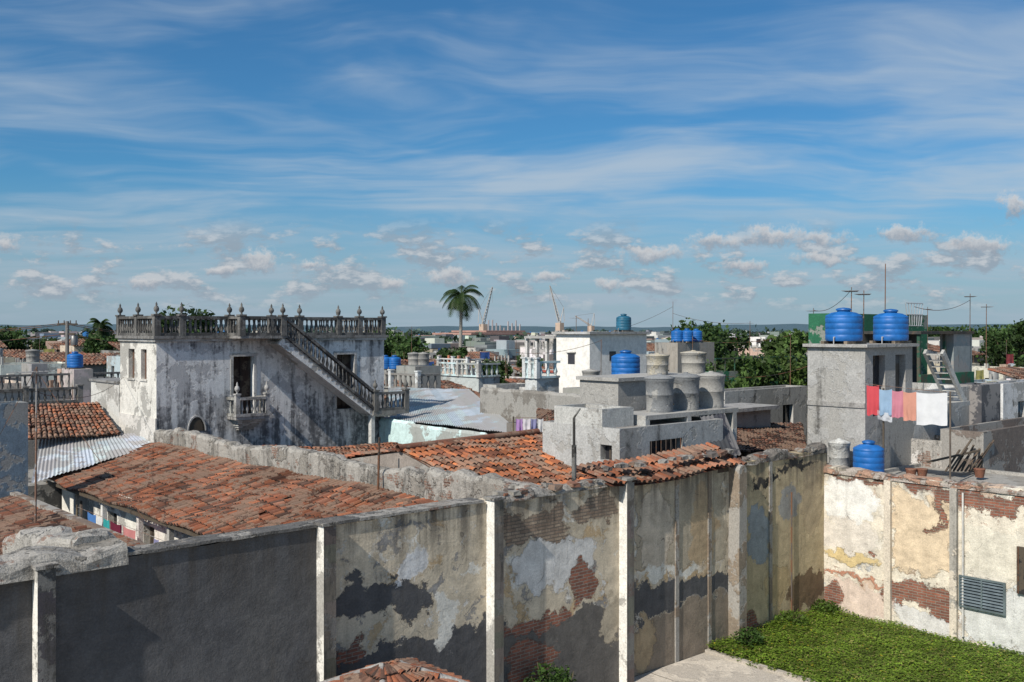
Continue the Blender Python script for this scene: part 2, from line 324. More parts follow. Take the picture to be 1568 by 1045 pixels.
def tank(name,a,b,z,r,h,kind='blue',col=None):
    mb=MB()
    if kind=='blue':
        c=col or (.012,.13,.42); pr=[(r*.96,z)]
        for i in range(4):
            zz=z+h*(.05+.185*i); pr+=[(r,zz),(r*1.0,zz+h*.13),(r*.985,zz+h*.145),(r*.985,zz+h*.165)]
        pr+=[(r*1.0,z+h*.8),(r*.97,z+h*.84),(r*.66,z+h*.93),(r*.36,z+h*.96),(r*.36,z+h*1.02)]
        mb.lathe(a,b,pr,'plastic',c,28); mb.lathe(a,b,[(r*.42,z+h*1.0),(r*.43,z+h*1.05),(r*.3,z+h*1.08),(.02,z+h*1.1)],'plastic',tuple(x*.8 for x in c),20)
        mb.tube((a-r*1.0,b-.02,z+h*.12),(a-r*1.12,b-.02,z+h*.12),.025,.025,'plastic',(.4,.4,.4)); mb.tube((a-r*1.12,b-.02,z+h*.12),(a-r*1.12,b-.02,z-.1),.02,.02,'plastic',(.4,.4,.4))
        mb.box(a-r*1.05,a+r*1.05,b-r*.8,b-r*.6,z-.1,z-.003,'wood',(.25,.2,.15)); mb.box(a-r*1.05,a+r*1.05,b+r*.6,b+r*.8,z-.1,z-.003,'wood',(.25,.2,.15))
    else:
        c=col or (.34,.34,.33); mb.lathe(a,b,[(r*.93,z),(r*.95,z+h*.08),(r*.94,z+h*.1),(r*.97,z+h*.48),(r*1.0,z+h*.49),(r*.975,z+h*.51),(r,z+h*.86),(r*1.05,z+h*.88),(r*1.05,z+h*.95)],'cement',c,24)
        mb.lathe(a,b,[(r*1.09,z+h*.952),(r*1.09,z+h*.99),(r*.5,z+h*1.05),(r*.18,z+h*1.07),(r*.18,z+h*1.1)],'cement',tuple(x*1.1 for x in c),24)
        mb.tube((a+r*.9,b-r*.3,z+h*.2),(a+r*1.15,b-r*.35,z+h*.2),.025,.025,'rust',(.2,.15,.1))
    return mb.done(name)
def antenna(name,a,b,z0,z1,arms=True,r=.025,c=(.16,.13,.11)):
    mb=MB(); mb.tube((a,b,z0),(a+.04,b,z1),r,r*.7,'rust',c)
    if arms:
        zz=z1-.15; mb.tube((a-.6,b-.3,zz),(a+.6,b+.3,zz),.012,.012,'metal',(.35,.35,.35),4)
        for i in range(6):
            t=-.55+i*.21; l=.3-.02*i; mb.tube((a+t-l*.45,b+t*.5+l*.9,zz),(a+t+l*.45,b+t*.5-l*.9,zz),.009,.009,'metal',(.35,.35,.35),4)
    return mb.done(name)
def wire(name,p0,p1,sagv=.4,r=.012):
    mb=MB(); p0=Vector(p0);p1=Vector(p1); pts=[p0+(p1-p0)*(i/10)-Vector((0,0,sagv*4*(i/10)*(1-i/10))) for i in range(11)]
    for i in range(10): mb.tube(pts[i],pts[i+1],r,r,'rust',(.03,.03,.03),4)
    return mb.done(name)

# ------------------------------------------------------------------ ground
mb=MB(); mb.face([(-9000,-9000,0),(9000,-9000,0),(9000,9000,0),(-9000,9000,0)],'pave',(.17,.16,.13)); mb.done('ground',(0,0,0))
mb=MB(); mb.face([(-2,2,.012),(21.9,2,.012),(21.9,16.6,.012),(-2,16.6,.012)],'pave',(.6,.54,.46))
for i in range(9): mb.box(21.9-2.4*i-.012,21.9-2.4*i+.012,2,16.5,.013,.017,'pave',(.16,.14,.12))
mb.box(21.84,21.99,2,16.6,.0,.09,'pave',(.42,.38,.33)); mb.done('courtyard_pavement',(0,0,0))
def gh(a,b): return .08+.08*nz(a*.5,b*.5)+.05*nz(a*1.3,b*1.3,4)+ .2*max(0,1-(16.6-b)/1.2)*.6
mb=MB(); n=60; vs=[]; fs=[]
for j in range(n+1):
    for i in range(n+1):
        a=21.95+5.9*i/n; b=5+11.6*j/n; vs.append((a,b,max(.03,gh(a,b))-.02))
mb.mesh(vs,[(j*(n+1)+i,j*(n+1)+i+1,(j+1)*(n+1)+i+1,(j+1)*(n+1)+i) for j in range(n) for i in range(n)],'leaf',(.08,.1,.025),True)
r=random.Random(3)
for i in range(46000):
    a=21.8+6.05*r.random(); b=9+7.55*r.random(); 
    if a<22.1 and nz(b*2,3)>.1: continue
    cl=nz(a*1.1,b*1.1,7)+.5*nz(a*3,b*3,2)
    h=gh(a,b)+r.random()**2*.12*(1+cl); s=r.uniform(.022,.055); t=r.random()*6.28; tl=r.uniform(-.3,.7)
    dx,dy=math.cos(t)*s,math.sin(t)*s
    g=r.uniform(.65,1.25)*(1+.45*cl); c=(.17*g,.27*g,.03*g)
    if r.random()<.012: c=(.65,.55,.05); s*=.4
    if r.random()<.1: c=(.3*g,.28*g,.09*g)
    mb.face([(a-dx,b-dy,h),(a+dy*.5,b-dx*.5,h+s*tl*.5),(a+dx,b+dy,h+s*tl),(a-dy*.5,b+dx*.5,h+s*tl*.5)],'leaf',c)
mb.done('grass',(24,12,0))

# ------------------------------------------------------------------ yard wall
WB=16.63
mb=MB()
def grid_wall(mb,axis,s0,s1,c,t,zf,m,col,sgn=1,zjit=.04):
    n=int((s1-s0)/.2); vs=[]; rows=[0,1.2,2.4,3.6,4.3]
    k=len(rows)+3
    for i in range(n+1):
        s=s0+(s1-s0)*i/n; zt=zf(s)+zjit*nz(s*2.3,5)+zjit*nz(s*7,1)
        pr=[(0,z) for z in rows]+[(0,zt),(t,zt+.02),(t,0)]
        for o,z in pr:
            d=.02*nz(s*.9,z*.9) if 0<z<zt-.01 else 0
            vs.append((s,c+sgn*o+d,z) if axis=='a' else (c+sgn*o+d,s,z))
    mb.mesh(vs,[(i*k+q,(i+1)*k+q,(i+1)*k+q+1,i*k+q+1) for i in range(n) for q in range(k-1)],m,col)
    mb.mesh(vs[:k],[tuple(range(k))],m,col); mb.mesh(vs[-k:],[tuple(range(k))],m,col)
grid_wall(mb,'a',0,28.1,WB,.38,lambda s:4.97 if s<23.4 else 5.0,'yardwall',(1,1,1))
mb.done('yard_wall',(0,0,0))
yw=bpy.data.objects['yard_wall']
def child(mb,name,parent):
    ob=mb.done(name); bpy.context.view_layer.update(); ob.parent=parent; ob.matrix_parent_inverse=parent.matrix_world.inverted(); return ob
for pa in (4.79,9.87,14.12,18.43):
    mb=MB(); n=14; w=.27; zt=5.03
    for i in range(n):
        z0=zt*i/n; z1=zt*(i+1)/n; 
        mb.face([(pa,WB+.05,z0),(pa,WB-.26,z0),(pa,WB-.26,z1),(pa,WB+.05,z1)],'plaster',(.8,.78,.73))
        cc=(.17,.15,.13) if pa>6 else (.08,.08,.085)  # sunlit side face is coloured pale, shaded front is coloured darker
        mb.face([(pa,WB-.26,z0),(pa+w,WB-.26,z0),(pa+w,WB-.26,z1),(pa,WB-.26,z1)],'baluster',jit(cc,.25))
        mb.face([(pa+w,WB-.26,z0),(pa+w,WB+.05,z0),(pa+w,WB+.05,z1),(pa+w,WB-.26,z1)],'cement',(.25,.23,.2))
    mb.box(pa-.04,pa+w+.04,WB-.3,WB+.06,zt,zt+.06,'stone',(.16,.15,.14))
    child(mb,'pillar',yw)
mb=MB(); rough_wall(mb,'b',WB-.36,WB+.02,22.95,.34,0,lambda s:5.0,'cement',(.27,.22,.17)); child(mb,'corner_buttress',yw)
mb=MB()
for a in (20.6,22.0,24.9): mb.box(a,a+.14,WB-.035,WB+.02,.0,4.9,'cement',(.25,.2,.155))
mb.tube((26.0,WB-.06,.3),(26.0,WB-.06,3.9),.025,.025,'rust',(.12,.1,.09))
child(mb,'ribs_and_pipes',yw)
mb=MB(); n=40
for i in range(n):
    a0=5.9+(14.0-5.9)*i/n; a1=5.9+(14.0-5.9)*(i+1)/n; zz=4.985+.02*nz(i*.4); mb.box(a0,a1+.001,WB-.05,WB+.44,zz,zz+.055,'stone',(.15,.145,.14))
rough_wall(mb,'a',14.5,18.6,WB-.02,.42,4.9,lambda s:5.05,'stone',(.24,.22,.2),j=.06,zjit=.1)
rough_wall(mb,'a',23.3,28.0,WB-.03,.45,4.9,lambda s:5.08+.12*math.sin(s*2.3),'stone',(.2,.18,.16),j=.07,zjit=.12)
rough_wall(mb,'a',-1,6.25,WB-.12,.9,4.86,lambda s:5.16,'stone',(.27,.25,.22),j=.08,zjit=.12)
child(mb,'coping',yw)
mb=MB(); tile_roof(mb,(17.9,WB-.22,4.98),(23.5,WB-.22,5.02),(17.9,WB+1.1,5.34),(23.5,WB+1.1,5.42),pal=CLAY,sag=.08,miss=.05)
mb.box(17.9,23.5,WB+.0,WB+1.1,4.8,4.93,'wood',(.08,.06,.05)); child(mb,'tile_coping',yw)
mb=MB(); rr=random.Random(2)
for i in range(70):
    a=rr.uniform(14.6,28); b=WB+rr.uniform(-.02,.4); z=5.02+(.3 if 17.9<a<23.5 else .05); s=rr.uniform(.06,.16)
    vs=[(a+s*rr.uniform(.6,1)*x,b+s*rr.uniform(.6,1)*y,z+s*.5*rr.uniform(.5,1)*w) for w in (-1,1) for x,y in ((-1,-1),(1,-1),(1,1),(-1,1))]
    mb.mesh(vs,[(4,5,6,7),(0,1,5,4),(1,2,6,5),(2,3,7,6),(3,0,4,7)],rr.choice(['tile','stone']),rr.choice([(.25,.12,.08),(.3,.28,.25),(.15,.13,.12)]))
child(mb,'rubble',yw)

# masonry remains left, behind the wall
mb=MB(); rough_wall(mb,'b',17.3,21.0,5.6,.7,0,lambda s:5.25-.12*(s-17.3),'stone',(.4,.38,.35),j=.2,zjit=.25); mb.done('broken_masonry_wall')
# court wall on the right
mb=MB(); grid_wall(mb,'b',4,WB,27.9,.35,lambda s:4.38+(.1 if s>16 else 0)+.02*(WB-s),'courtwall',(1,1,1),zjit=.08); cw=mb.done('court_wall',(0,0,0))
mb=MB()
for b in (14.5,12.55,10.4): mb.box(27.78,27.93,b-.1,b+.1,0,4.3,'plaster',(.68,.6,.5))
mb.tube((27.84,12.3,.2),(27.84,12.3,4.2),.03,.03,'plastic',(.6,.58,.55))
child(mb,'pilasters',cw)
mb=MB(); rough_wall(mb,'b',4,WB,27.86,.42,4.3,lambda s:4.47,'stone',(.4,.25,.18),j=.05,zjit=.12); child(mb,'brick_coping',cw)
mb=MB(); b0,b1,z0,z1=11.2,12.35,1.08,1.86
mb.box(27.8,27.86,b0,b1,z0-.05,z0,'metal',(.2,.25,.27)); mb.box(27.8,27.86,b0,b1,z1,z1+.05,'metal',(.2,.25,.27))
mb.box(27.8,27.86,b0-.05,b0,z0-.05,z1+.05,'metal',(.2,.25,.27)); mb.box(27.8,27.86,b1,b1+.05,z0-.05,z1+.05,'metal',(.2,.25,.27)); mb.box(27.8,27.86,(b0+b1)/2-.02,(b0+b1)/2+.02,z0,z1,'metal',(.2,.25,.27))
mb.face([(27.875,b0,z0),(27.875,b1,z0),(27.875,b1,z1),(27.875,b0,z1)],'metal',(.03,.035,.04))
for i in range(9):
    z=z0+.04+i*.085; mb.face([(27.8,b0,z),(27.8,b1,z),(27.87,b1,z+.06),(27.87,b0,z+.06)],'metal',(.2,.25,.28))
child(mb,'louvre_vent',cw)
mb=MB(); mb.box(27.8,27.87,9.9,10.85,1.7,2.95,'wood',(.03,.03,.03))
for i in range(6): mb.tube((27.77,9.95+i*.17,1.7),(27.77,9.95+i*.17,2.95),.012,.012,'rust',(.1,.08,.07),4)
child(mb,'barred_window',cw)

# small shed in the court (bottom centre)
mb=MB(); a,b=10.35,14.9
building(mb,a-.75,a+1.0,b-1.0,b+.75,0,2.25,'cement',(.3,.28,.26),fo=[(a-.4,a+.4,.0,1.9,(.1,.07,.05))],par=.05)
apex=[(a-.1,b+.1,2.66),(a+.2,b-.05,2.66)]
co=[(a-.9,b-1.15,2.27),(a+1.15,b-1.15,2.27),(a+1.15,b+.9,2.27),(a-.9,b+.9,2.27)]
tile_roof(mb,co[3],co[0],apex[0],apex[0],pal=CLAYD,seg=4,pitch=.2); tile_roof(mb,co[0],co[1],apex[0],apex[1],pal=CLAY,pitch=.2)
tile_roof(mb,co[1],co[2],apex[1],apex[1],pal=CLAY); tile_roof(mb,co[2],co[3],apex[1],apex[0],pal=CLAY)
for q in (0,1,2,3): mb.tube(co[q],apex[0 if q in(0,3) else 1],.08,.07,'cement',(.3,.28,.27),8)
mb.done('garden_shed')
def bush(name,a,b,z,r0,hh,n,col=(.05,.1,.02),s=.06,seed=1):
    mb=MB(); q=random.Random(seed)
    for i in range(9):
        t=q.random()*6.28; mb.tube((a,b,z),(a+math.cos(t)*r0*.7,b+math.sin(t)*r0*.7,z+hh*q.uniform(.4,.95)),.02,.008,'bark',(.12,.1,.06),4)
    for i in range(n):
        t=q.random()*6.28; rr_=r0*math.sqrt(q.random()); h=z+hh*q.random()**.7*(1-.4*(rr_/r0)**2); x=a+rr_*math.cos(t); y=b+rr_*math.sin(t)
        ss=s*q.uniform(.6,1.4); d=Vector((q.gauss(0,1),q.gauss(0,1),q.gauss(0,.6))).normalized()*ss; e=Vector((q.gauss(0,1),q.gauss(0,1),q.gauss(0,.6))); e=(e-d*e.dot(d)/d.length_squared).normalized()*ss*.5; p=Vector((x,y,h)); g=q.uniform(.5,1.5)
        mb.face([p-d,p-e,p+d,p+e],'leaf',tuple(k*g for k in col))
    return mb.done(name)
bush('weed_shrub',A_(838,16.0),16.0,0,.55,1.35,900)
bush('weed_shrub',A_(860,16.2),16.2,0,.4,1.1,500,seed=4)
bush('weed_shrub',25.5,16.3,.1,.5,.4,600,seed=5,s=.05,col=(.09,.15,.02)); bush('weed_shrub',27.4,16.3,.1,.4,.4,500,seed=7,s=.05,col=(.08,.14,.02)); bush('weed_shrub',23.0,16.0,.1,.4,.5,500,seed=8,s=.05)

# ------------------------------------------------------------------ party wall running back to the mansion
mb=MB(); rough_wall(mb,'b',WB+.3,41.2,16.65,.5,0,lambda s:4.84-.012*(s-17)+.1*math.sin(s*.7),'stone',(.3,.28,.25),j=.09,zjit=.14,seed=3)
pw=mb.done('party_wall')
mb=MB(); a,b=16.4,B_(583,16.5); mb.tube((a,b,3.8),(a+.05,b,Z_(670,a,b)),.035,.035,'rust',(.05,.045,.04)); mb.done('vent_pipe')
a,b=A_(879,17.3),17.3
mb=MB(); mb.tube((a,b,4.5),(a,b,Z_(640,a,b)),.035,.035,'baluster',(.045,.043,.04)); mb.tube((a,b,Z_(640,a,b)),(a+.16,b-.06,Z_(626,a,b)),.025,.02,'baluster',(.05,.045,.04)); mb.tube((a,b,4.5),(a,b,Z_(682,a,b)),.06,.06,'baluster',(.045,.043,.04),8); mb.done('vent_pipe')

# low tiled house left of the party wall
lh=MB()
tile_roof(lh,(12.4,41.2,2.9),(12.4,17.2,2.9),(16.6,41.4,4.0),(16.6,17.0,4.12),pal=CLAY,sag=.09)
face_open(lh,'a',12.9,17.2,41,0,3.02,[(B_(p,12.9)-.45,B_(p,12.9)+.45,.2,2.3,c) for p,c in ((120,(.05,.04,.04)),(172,(.03,.03,.03)),(228,(.06,.05,.04)),(290,(.08,.09,.1)),(345,(.05,.05,.05)))],'plaster',(.78,.76,.7))
lh.box(12.36,12.44,17.2,41.2,2.74,2.84,'wood',(.09,.07,.05))
for p in (118,160,215,262,300): b=B_(p,12.6); lh.box(12.5,12.66,b-.09,b+.09,0,2.78,'plaster',(.8,.78,.74))
lh.face([(12.9,17.2,0),(16.6,17.2,0),(16.6,17.2,4),(12.9,17.2,3)],'plaster',(.5,.48,.44)); lh.face([(12.9,41,0),(16.6,41,0),(16.6,41,4),(12.9,41,3)],'plaster',(.5,.48,.44))
lh.done('tiled_house')
def cloth(mb,p0,p1,h,col,amp=.05,ragged=.06,seed=0):
    p0=Vector(p0);p1=Vector(p1); n=12; m=8; d=(p1-p0).normalized(); nn=Vector((-d.y,d.x,0)); vs=[]
    for j in range(m+1):
        for i in range(n+1):
            u=i/n; v=j/m; p=p0+(p1-p0)*u-Vector((0,0,h*v+.04*4*u*(1-u)*(1-v)+ragged*v*nz(u*3,seed)))
            p+=nn*(amp*(.3+v)*math.sin(u*9+seed*2+v)*.6+amp*v*nz(u*4,v*3,seed)); vs.append(p)
    mb.mesh(vs,[(j*(n+1)+i,j*(n+1)+i+1,(j+1)*(n+1)+i+1,(j+1)*(n+1)+i) for j in range(m) for i in range(n)],'cloth',col,True)
mb=MB(); a=12.0
for i,(x0,x1,h,c) in enumerate([(134,147,.75,(.1,.25,.6)),(148,157,.7,(.8,.82,.85)),(159,167,.75,(.05,.4,.42)),(169,186,.8,(.18,.03,.06)),(188,208,.95,(.65,.27,.27)),(236,243,.6,(.3,.3,.5))]):
    cloth(mb,(a,B_(x0,a),2.45),(a,B_(x1,a),2.45),h,c,seed=i)
mb.tube((a,B_(118,a),2.47),(a,B_(262,a),2.47),.008,.008,'rust',(.3,.3,.3),4)
for p in (118,262): mb.tube((a,B_(p,a),0),(a,B_(p,a),2.55),.03,.03,'wood',(.2,.16,.1))
mb.done('laundry_line')
# left-most low house roof
mb=MB(); tile_roof(mb,(5.4,40,2.0),(5.4,18,2.0),(10.1,40,3.1),(10.1,18,3.1),pal=CLAYD,sag=.08)
face_open(mb,'a',5.7,18,40,0,2.05,[],'plaster',(.5,.48,.44)); mb.box(10.0,10.15,18,40,0,2.95,'plaster',(.45,.43,.4)); mb.box(9.95,10.2,18,40,3.02,3.15,'cement',(.2,.15,.12)); mb.face([(5.7,18,0),(10,18,0),(10,18,3.0),(5.7,18,2.0)],'plaster',(.45,.43,.4))
mb.done('tiled_house')

# ------------------------------------------------------------------ tiled roof right of the party wall
mb=MB(); tile_roof(mb,(17.2,17.2,3.75),(22.7,17.2,3.75),(17.2,24.2,5.2),(22.7,24.2,5.3),pal=CLAYO,sag=.06)
tile_roof(mb,(17.2,30.5,4.1),(22.7,30.5,4.1),(17.2,24.2,5.2),(22.7,24.2,5.3),pal=CLAY)
mb.tube((17.1,24.2,5.24),(22.8,24.2,5.34),.11,.11,'tile',(.2,.09,.06),8)
for x in (17.24,22.68):
    mb.face([(x,17.2,0),(x,24.2,0),(x,24.2,5.14),(x,17.2,3.66)],'cement',(.3,.26,.23)); mb.face([(x,24.2,0),(x,30.5,0),(x,30.5,4.02),(x,24.2,5.14)],'cement',(.3,.26,.23))
mb.face([(17.2,30.5,0),(22.72,30.5,0),(22.72,30.5,4.1),(17.2,30.5,4.1)],'plaster',(.55,.5,.45)); mb.face([(17.2,17.25,0),(22.72,17.25,0),(22.72,17.25,3.66),(17.2,17.25,3.66)],'plaster',(.55,.5,.45))
a=A_(785,19.6); mb.box(a-.4,a+.4,19.3,20.0,4.0,4.6,'cement',(.16,.15,.14)); mb.box(a-.48,a+.48,19.2,20.1,4.6,4.66,'cement',(.22,.2,.19)); mb.box(a-.25,a+.25,19.27,19.32,4.2,4.5,'glass',(.02,.02,.02))
mb.done('tiled_house')
mb=MB(); tile_roof(mb,(17.3,31.0,3.2),(27.6,31.0,2.9),(17.3,39.5,3.75),(27.6,39.5,3.3),pal=CLAY,sag=.08)
building(mb,17.3,27.6,31.2,39.4,0,2.8,'plaster',(.5,.47,.42),par=.0); mb.done('tiled_house')
mb=MB(); rough_wall(mb,'b',30.7,41.2,28.0,.22,0,lambda s:4.22+.12*(s>38.5)-.1*(s<33),'plaster',(.6,.78,.78),j=.012,zjit=.03); mb.done('turquoise_wall')
mb=MB(); corr_roof(mb,(28.5,41.0,4.3),(28.5,31.2,4.3),(36,52,5.1),(36,44,5.35),(.36,.42,.46))
mb.box(28.6,35.8,33,44,0,4.1,'cement',(.3,.29,.27)); mb.done('zinc_roofed_warehouse')
mb=MB(); 
for i,(x0,x1,c) in enumerate([(790,800,(.5,.3,.6)),(801,812,(.75,.7,.74)),(813,822,(.3,.3,.5)),(823,832,(.75,.75,.75))]): cloth(mb,PY(x0,641,36),PY(x1,641,36),.5,c,seed=i)
mb.tube(PY(786,640,36),PY(838,640,36),.008,.008,'rust',(.3,.3,.3),4)
for p in (786,838): q=PY(p,638,36); mb.tube((q[0],q[1],0),q,.03,.03,'wood',(.2,.16,.1))
mb.done('laundry_line')

# ------------------------------------------------------------------ mansion
HM=MB(); a0,a1,b0,b1=16.8,28.35,41.3,45.4; zr=8.36
mo=(.78,.78,.78)
face_open(HM,'b',b0,a0,a1,0,zr,[(20.27,21.27,4.95,7.55,(.035,.022,.018)),(25.6,26.6,4.9,7.55,(.035,.022,.018))],'mold',mo,.3)
face_open(HM,'a',a0,b0,b1,0,zr,[(42.35,42.98,6.6,7.9,(.13,.07,.05)),(43.7,44.4,6.6,7.9,(.13,.07,.05))],'plaster',(.7,.68,.63),.18)
HM.face([(a0,b1,0),(a1,b1,0),(a1,b1,zr),(a0,b1,zr)],'mold',mo); HM.face([(a1,b0,0),(a1,b1,0),(a1,b1,zr),(a1,b0,zr)],'mold',mo); HM.face([(a0,b0,zr),(a1,b0,zr),(a1,b1,zr),(a0,b1,zr)],'cement',(.3,.3,.3))
for (x0,x1) in ((20.27,21.27),(25.6,26.6)):
    for o in ((x0-.12,x0,4.95,7.55),(x1,x1+.12,4.95,7.55),(x0-.16,x1+.16,7.55,7.7)): HM.box(o[0],o[1],b0-.04,b0+.02,o[2],o[3],'plaster',(.5,.5,.5))
for (x0,x1) in ((42.35,42.98),(43.7,44.4)): HM.box(a0-.05,a0,x0-.08,x1+.08,6.52,6.6,'plaster',(.6,.58,.54))
HM.box(a0-.18,a1+.15,b0-.18,b1+.15,zr,zr+.12,'baluster',(.24,.235,.23)); HM.box(a0-.1,a1+.08,b0-.1,b0,zr-.12,zr-.003,'plaster',(.5,.5,.5)); HM.box(a0-.1,a0,b0,b1,zr-.12,zr-.003,'plaster',(.5,.5,.5))
HM.box(20.0,22.2,b0-1.25,b0-.18,zr+.0,zr+.12,'baluster',(.3,.29,.28))
HM.box(a0-.05,a0+3,b1,49.0,0,6.3,'plaster',(.6,.59,.56)); HM.box(a0-.12,a0+3.1,b1+.0,49.1,6.3,6.4,'baluster',(.3,.3,.3))
HM.box(a0-.06,a0,b0-.02,b1,0,5.0,'plaster',(.66,.63,.59))
hm=HM.done('mansion')
mb=MB(); z=zr+.12; BC=(.09,.088,.086)
posts=[(a0,b0),(A_(278,b0),b0),(20.1,b0),(22.15,b0),(23.6,b0),(25.7,b0),(26.9,b0),(28.25,b0),(a0,43.3),(a0,b1),(28.25,b1),(20.1,b0-1.15),(22.1,b0-1.15)]
for p in posts: post(mb,p[0],p[1],z,.86,c=(.125,.122,.118))
segs=[((a0,b0),(A_(278,b0),b0)),((A_(278,b0),b0),(20.1,b0)),((22.15,b0),(23.6,b0)),((23.6,b0),(25.7,b0)),((25.7,b0),(26.9,b0)),((26.9,b0),(28.25,b0)),((a0,b0),(a0,43.3)),((a0,43.3),(a0,b1)),((28.25,b0),(28.25,b1)),((a0,b1),(20,b1)),((20,b1),(24,b1)),((24,b1),(28.25,b1)),((20.1,b0),(20.1,b0-1.15)),((20.1,b0-1.15),(22.1,b0-1.15))]
for p,q in segs: balustrade(mb,(p[0],p[1],z),(q[0],q[1],z),.86,c=BC)
st0=(22.2,8.42); st1=(27.0,4.85); bo=b0-1.15
ns=20
for i in range(ns):
    x0=st0[0]+(st1[0]-st0[0])*i/ns; x1=st0[0]+(st1[0]-st0[0])*(i+1)/ns; zz=st0[1]+(st1[1]-st0[1])*(i+1)/ns
    mb.box(x0,x1,bo,b0-.003,zz-.1,zz+.09,'cement',(.3,.3,.3))
mb.beam((st0[0]-.2,bo+.08,st0[1]-.18),(st1[0]+.1,bo+.08,st1[1]-.18),.14,.34,'plaster',(.76,.76,.75))
mb.beam((st0[0]-.2,(bo+b0)/2,st0[1]-.26),(st1[0]+.1,(bo+b0)/2,st1[1]-.26),1.1,.14,'plaster',(.7,.7,.7))
balustrade(mb,(st0[0],bo,st0[1]),(st1[0],bo,st1[1]),.92,c=(.065,.065,.068),sp=.26)
mb.box(st1[0]-.1,29.0,bo-.1,b0+.5,4.62,4.82,'baluster',(.28,.27,.25)); balustrade(mb,(st1[0]+.1,bo,4.82),(28.9,bo,4.82),.9,c=(.12,.12,.115))
for x in (27.05,28.85): post(mb,x,bo,4.82,.95,c=(.18,.175,.165))
mb.box(26.9,27.1,bo+.1,bo+.35,0,4.62,'plaster',(.6,.6,.58)); mb.beam((27.0,bo+.2,4.6),(28.4,bo+.2,4.58),.15,.12,'plaster',(.5,.5,.5))
mb.box(20.0,21.6,b0-.85,b0,4.78,4.92,'baluster',(.35,.34,.33)); 
for i in range(5): mb.box(20.15+.07*i,21.45-.07*i,b0-.7+.12*i,b0,4.78-.1*(i+1),4.78-.1*i-.002,'plaster',(.55,.54,.52))
for x in (20.08,21.5): post(mb,x,b0-.78,4.92,.95,w=.2,c=(.42,.41,.4))
balustrade(mb,(20.18,b0-.78,4.92),(21.4,b0-.78,4.92),.85,c=(.42,.41,.4)); balustrade(mb,(20.08,b0-.7,4.92),(20.08,b0,4.92),.85,c=(.4,.4,.38)); balustrade(mb,(21.5,b0-.7,4.92),(21.5,b0,4.92),.85,c=(.4,.4,.38))
child(mb,'balustrades_and_stairs',hm)
mb=MB(); xx=A_(302,b0-.05)
v=[(xx+.4*math.cos(t*math.pi/10),b0-.012,4.35+.65*math.sin(t*math.pi/10)) for t in range(11)]; mb.face(v,'wood',(.02,.018,.015))
for t in range(10): mb.beam(v[t],v[t+1],.05,.07,'plaster',(.45,.44,.43))
child(mb,'arched_vent',hm)

# ------------------------------------------------------------------ generic grid house from left/corner/right bearings
WALLS=[(.7,.68,.63),(.5,.48,.44),(.33,.32,.3),(.76,.74,.71),(.58,.5,.38),(.38,.46,.5),(.62,.52,.42),(.2,.19,.18),(.5,.34,.27),(.64,.6,.52),(.26,.25,.24),(.15,.14,.13),(.3,.2,.16),(.36,.42,.36)]
def auto_open(s0,s1,z0,z1,r,w=.9,h=1.2):
    o=[]; L=s1-s0; k=int(L/2.6)
    fl=z1-2.6
    while fl>-1 and len(o)<14:
        for i in range(k):
            if r.random()<.25: continue
            c=s0+(i+.5)*L/k; ww=w*r.uniform(.8,1.2); lo_=fl+.7; 
            if r.random()<.2: lo_=fl+.05
            if lo_>z0+.1: o.append((c-ww/2,c+ww/2,lo_,fl+2.0)+(() if r.random()<.5 else (r.choice([(.12,.09,.07),(.07,.1,.09),(.2,.2,.2),(.08,.14,.2)]),)))
        fl-=3.0
    return o
def house(name,pL,pC,pR,pyT,Y,col,m='plaster',par=.45,wins=True,seed=0,z0=0,extra=None):
    r=random.Random(seed+int(pC)); a0,b0=XY(pC,Y); b1=B_(pL,a0); a1=A_(pR,b0)
    if b1<b0+1: b1=b0+1
    z1=H-(pyT-505)/F*Y
    mb=MB(); building(mb,a0,a1,b0,b1,z0,z1,m,col,auto_open(a0,a1,z0,z1-par*.5,r) if wins else (),auto_open(b0,b1,z0,z1-par*.5,r) if wins else (),par)
    if extra: extra(mb,a0,a1,b0,b1,z1)
    return mb.done(name)
# grey tank house by the wall
mb=MB(); G1=(.46,.46,.45)
building(mb,21.3,26.2,19.2,22.4,0,5.9,'cement',G1,fo=[(A_(995,19.2),A_(1045,19.2),4.65,5.45)],lo=[(19.5,19.95,4.95,5.4)],par=.05)
for i in range(7):
    x=A_(998+i*7.5,19.15); mb.tube((x,19.17,4.65),(x,19.17,5.45),.014,.014,'rust',(.1,.08,.07),4)
building(mb,21.32,22.7,19.9,21.9,5.85,6.42,'cement',(.5,.5,.48),par=.2)
mb.box(22.9,27.6,19.6,21.0,6.02,6.16,'cement',(.42,.41,.39)); mb.box(22.9,23.1,19.6,21,5.85,6.02,'cement',G1); mb.box(24.9,25.1,19.6,21,5.85,6.02,'cement',G1); mb.box(27.3,27.5,19.6,21,0,6.02,'cement',G1)
mb.box(25.0,29.6,22.6,24.4,0,7.0,'cement',(.38,.37,.35)); mb.box(24.9,29.7,22.5,24.5,7.0,7.12,'cement',(.42,.41,.39))
mb.done('concrete_tank_house')
mb=MB(); corr_roof(mb,(25.6,19.0,4.7),(26.9,19.0,4.7),(25.4,19.5,6.0),(26.7,19.5,6.0),(.1,.1,.11),pitch=.2); mb.done('corrugated_sheet')
for p in (1010,1050,1089): tank('cement_water_tank',A_(p,20.3),20.3,6.16,.44,1.1,'c',(.21,.217,.225))
tank('cement_water_tank',A_(1007,23.3),23.3,7.12,.4,.72,'c',(.42,.38,.3)); tank('cement_water_tank',A_(1062,23.3),23.3,7.12,.46,.78,'c',(.4,.36,.29))
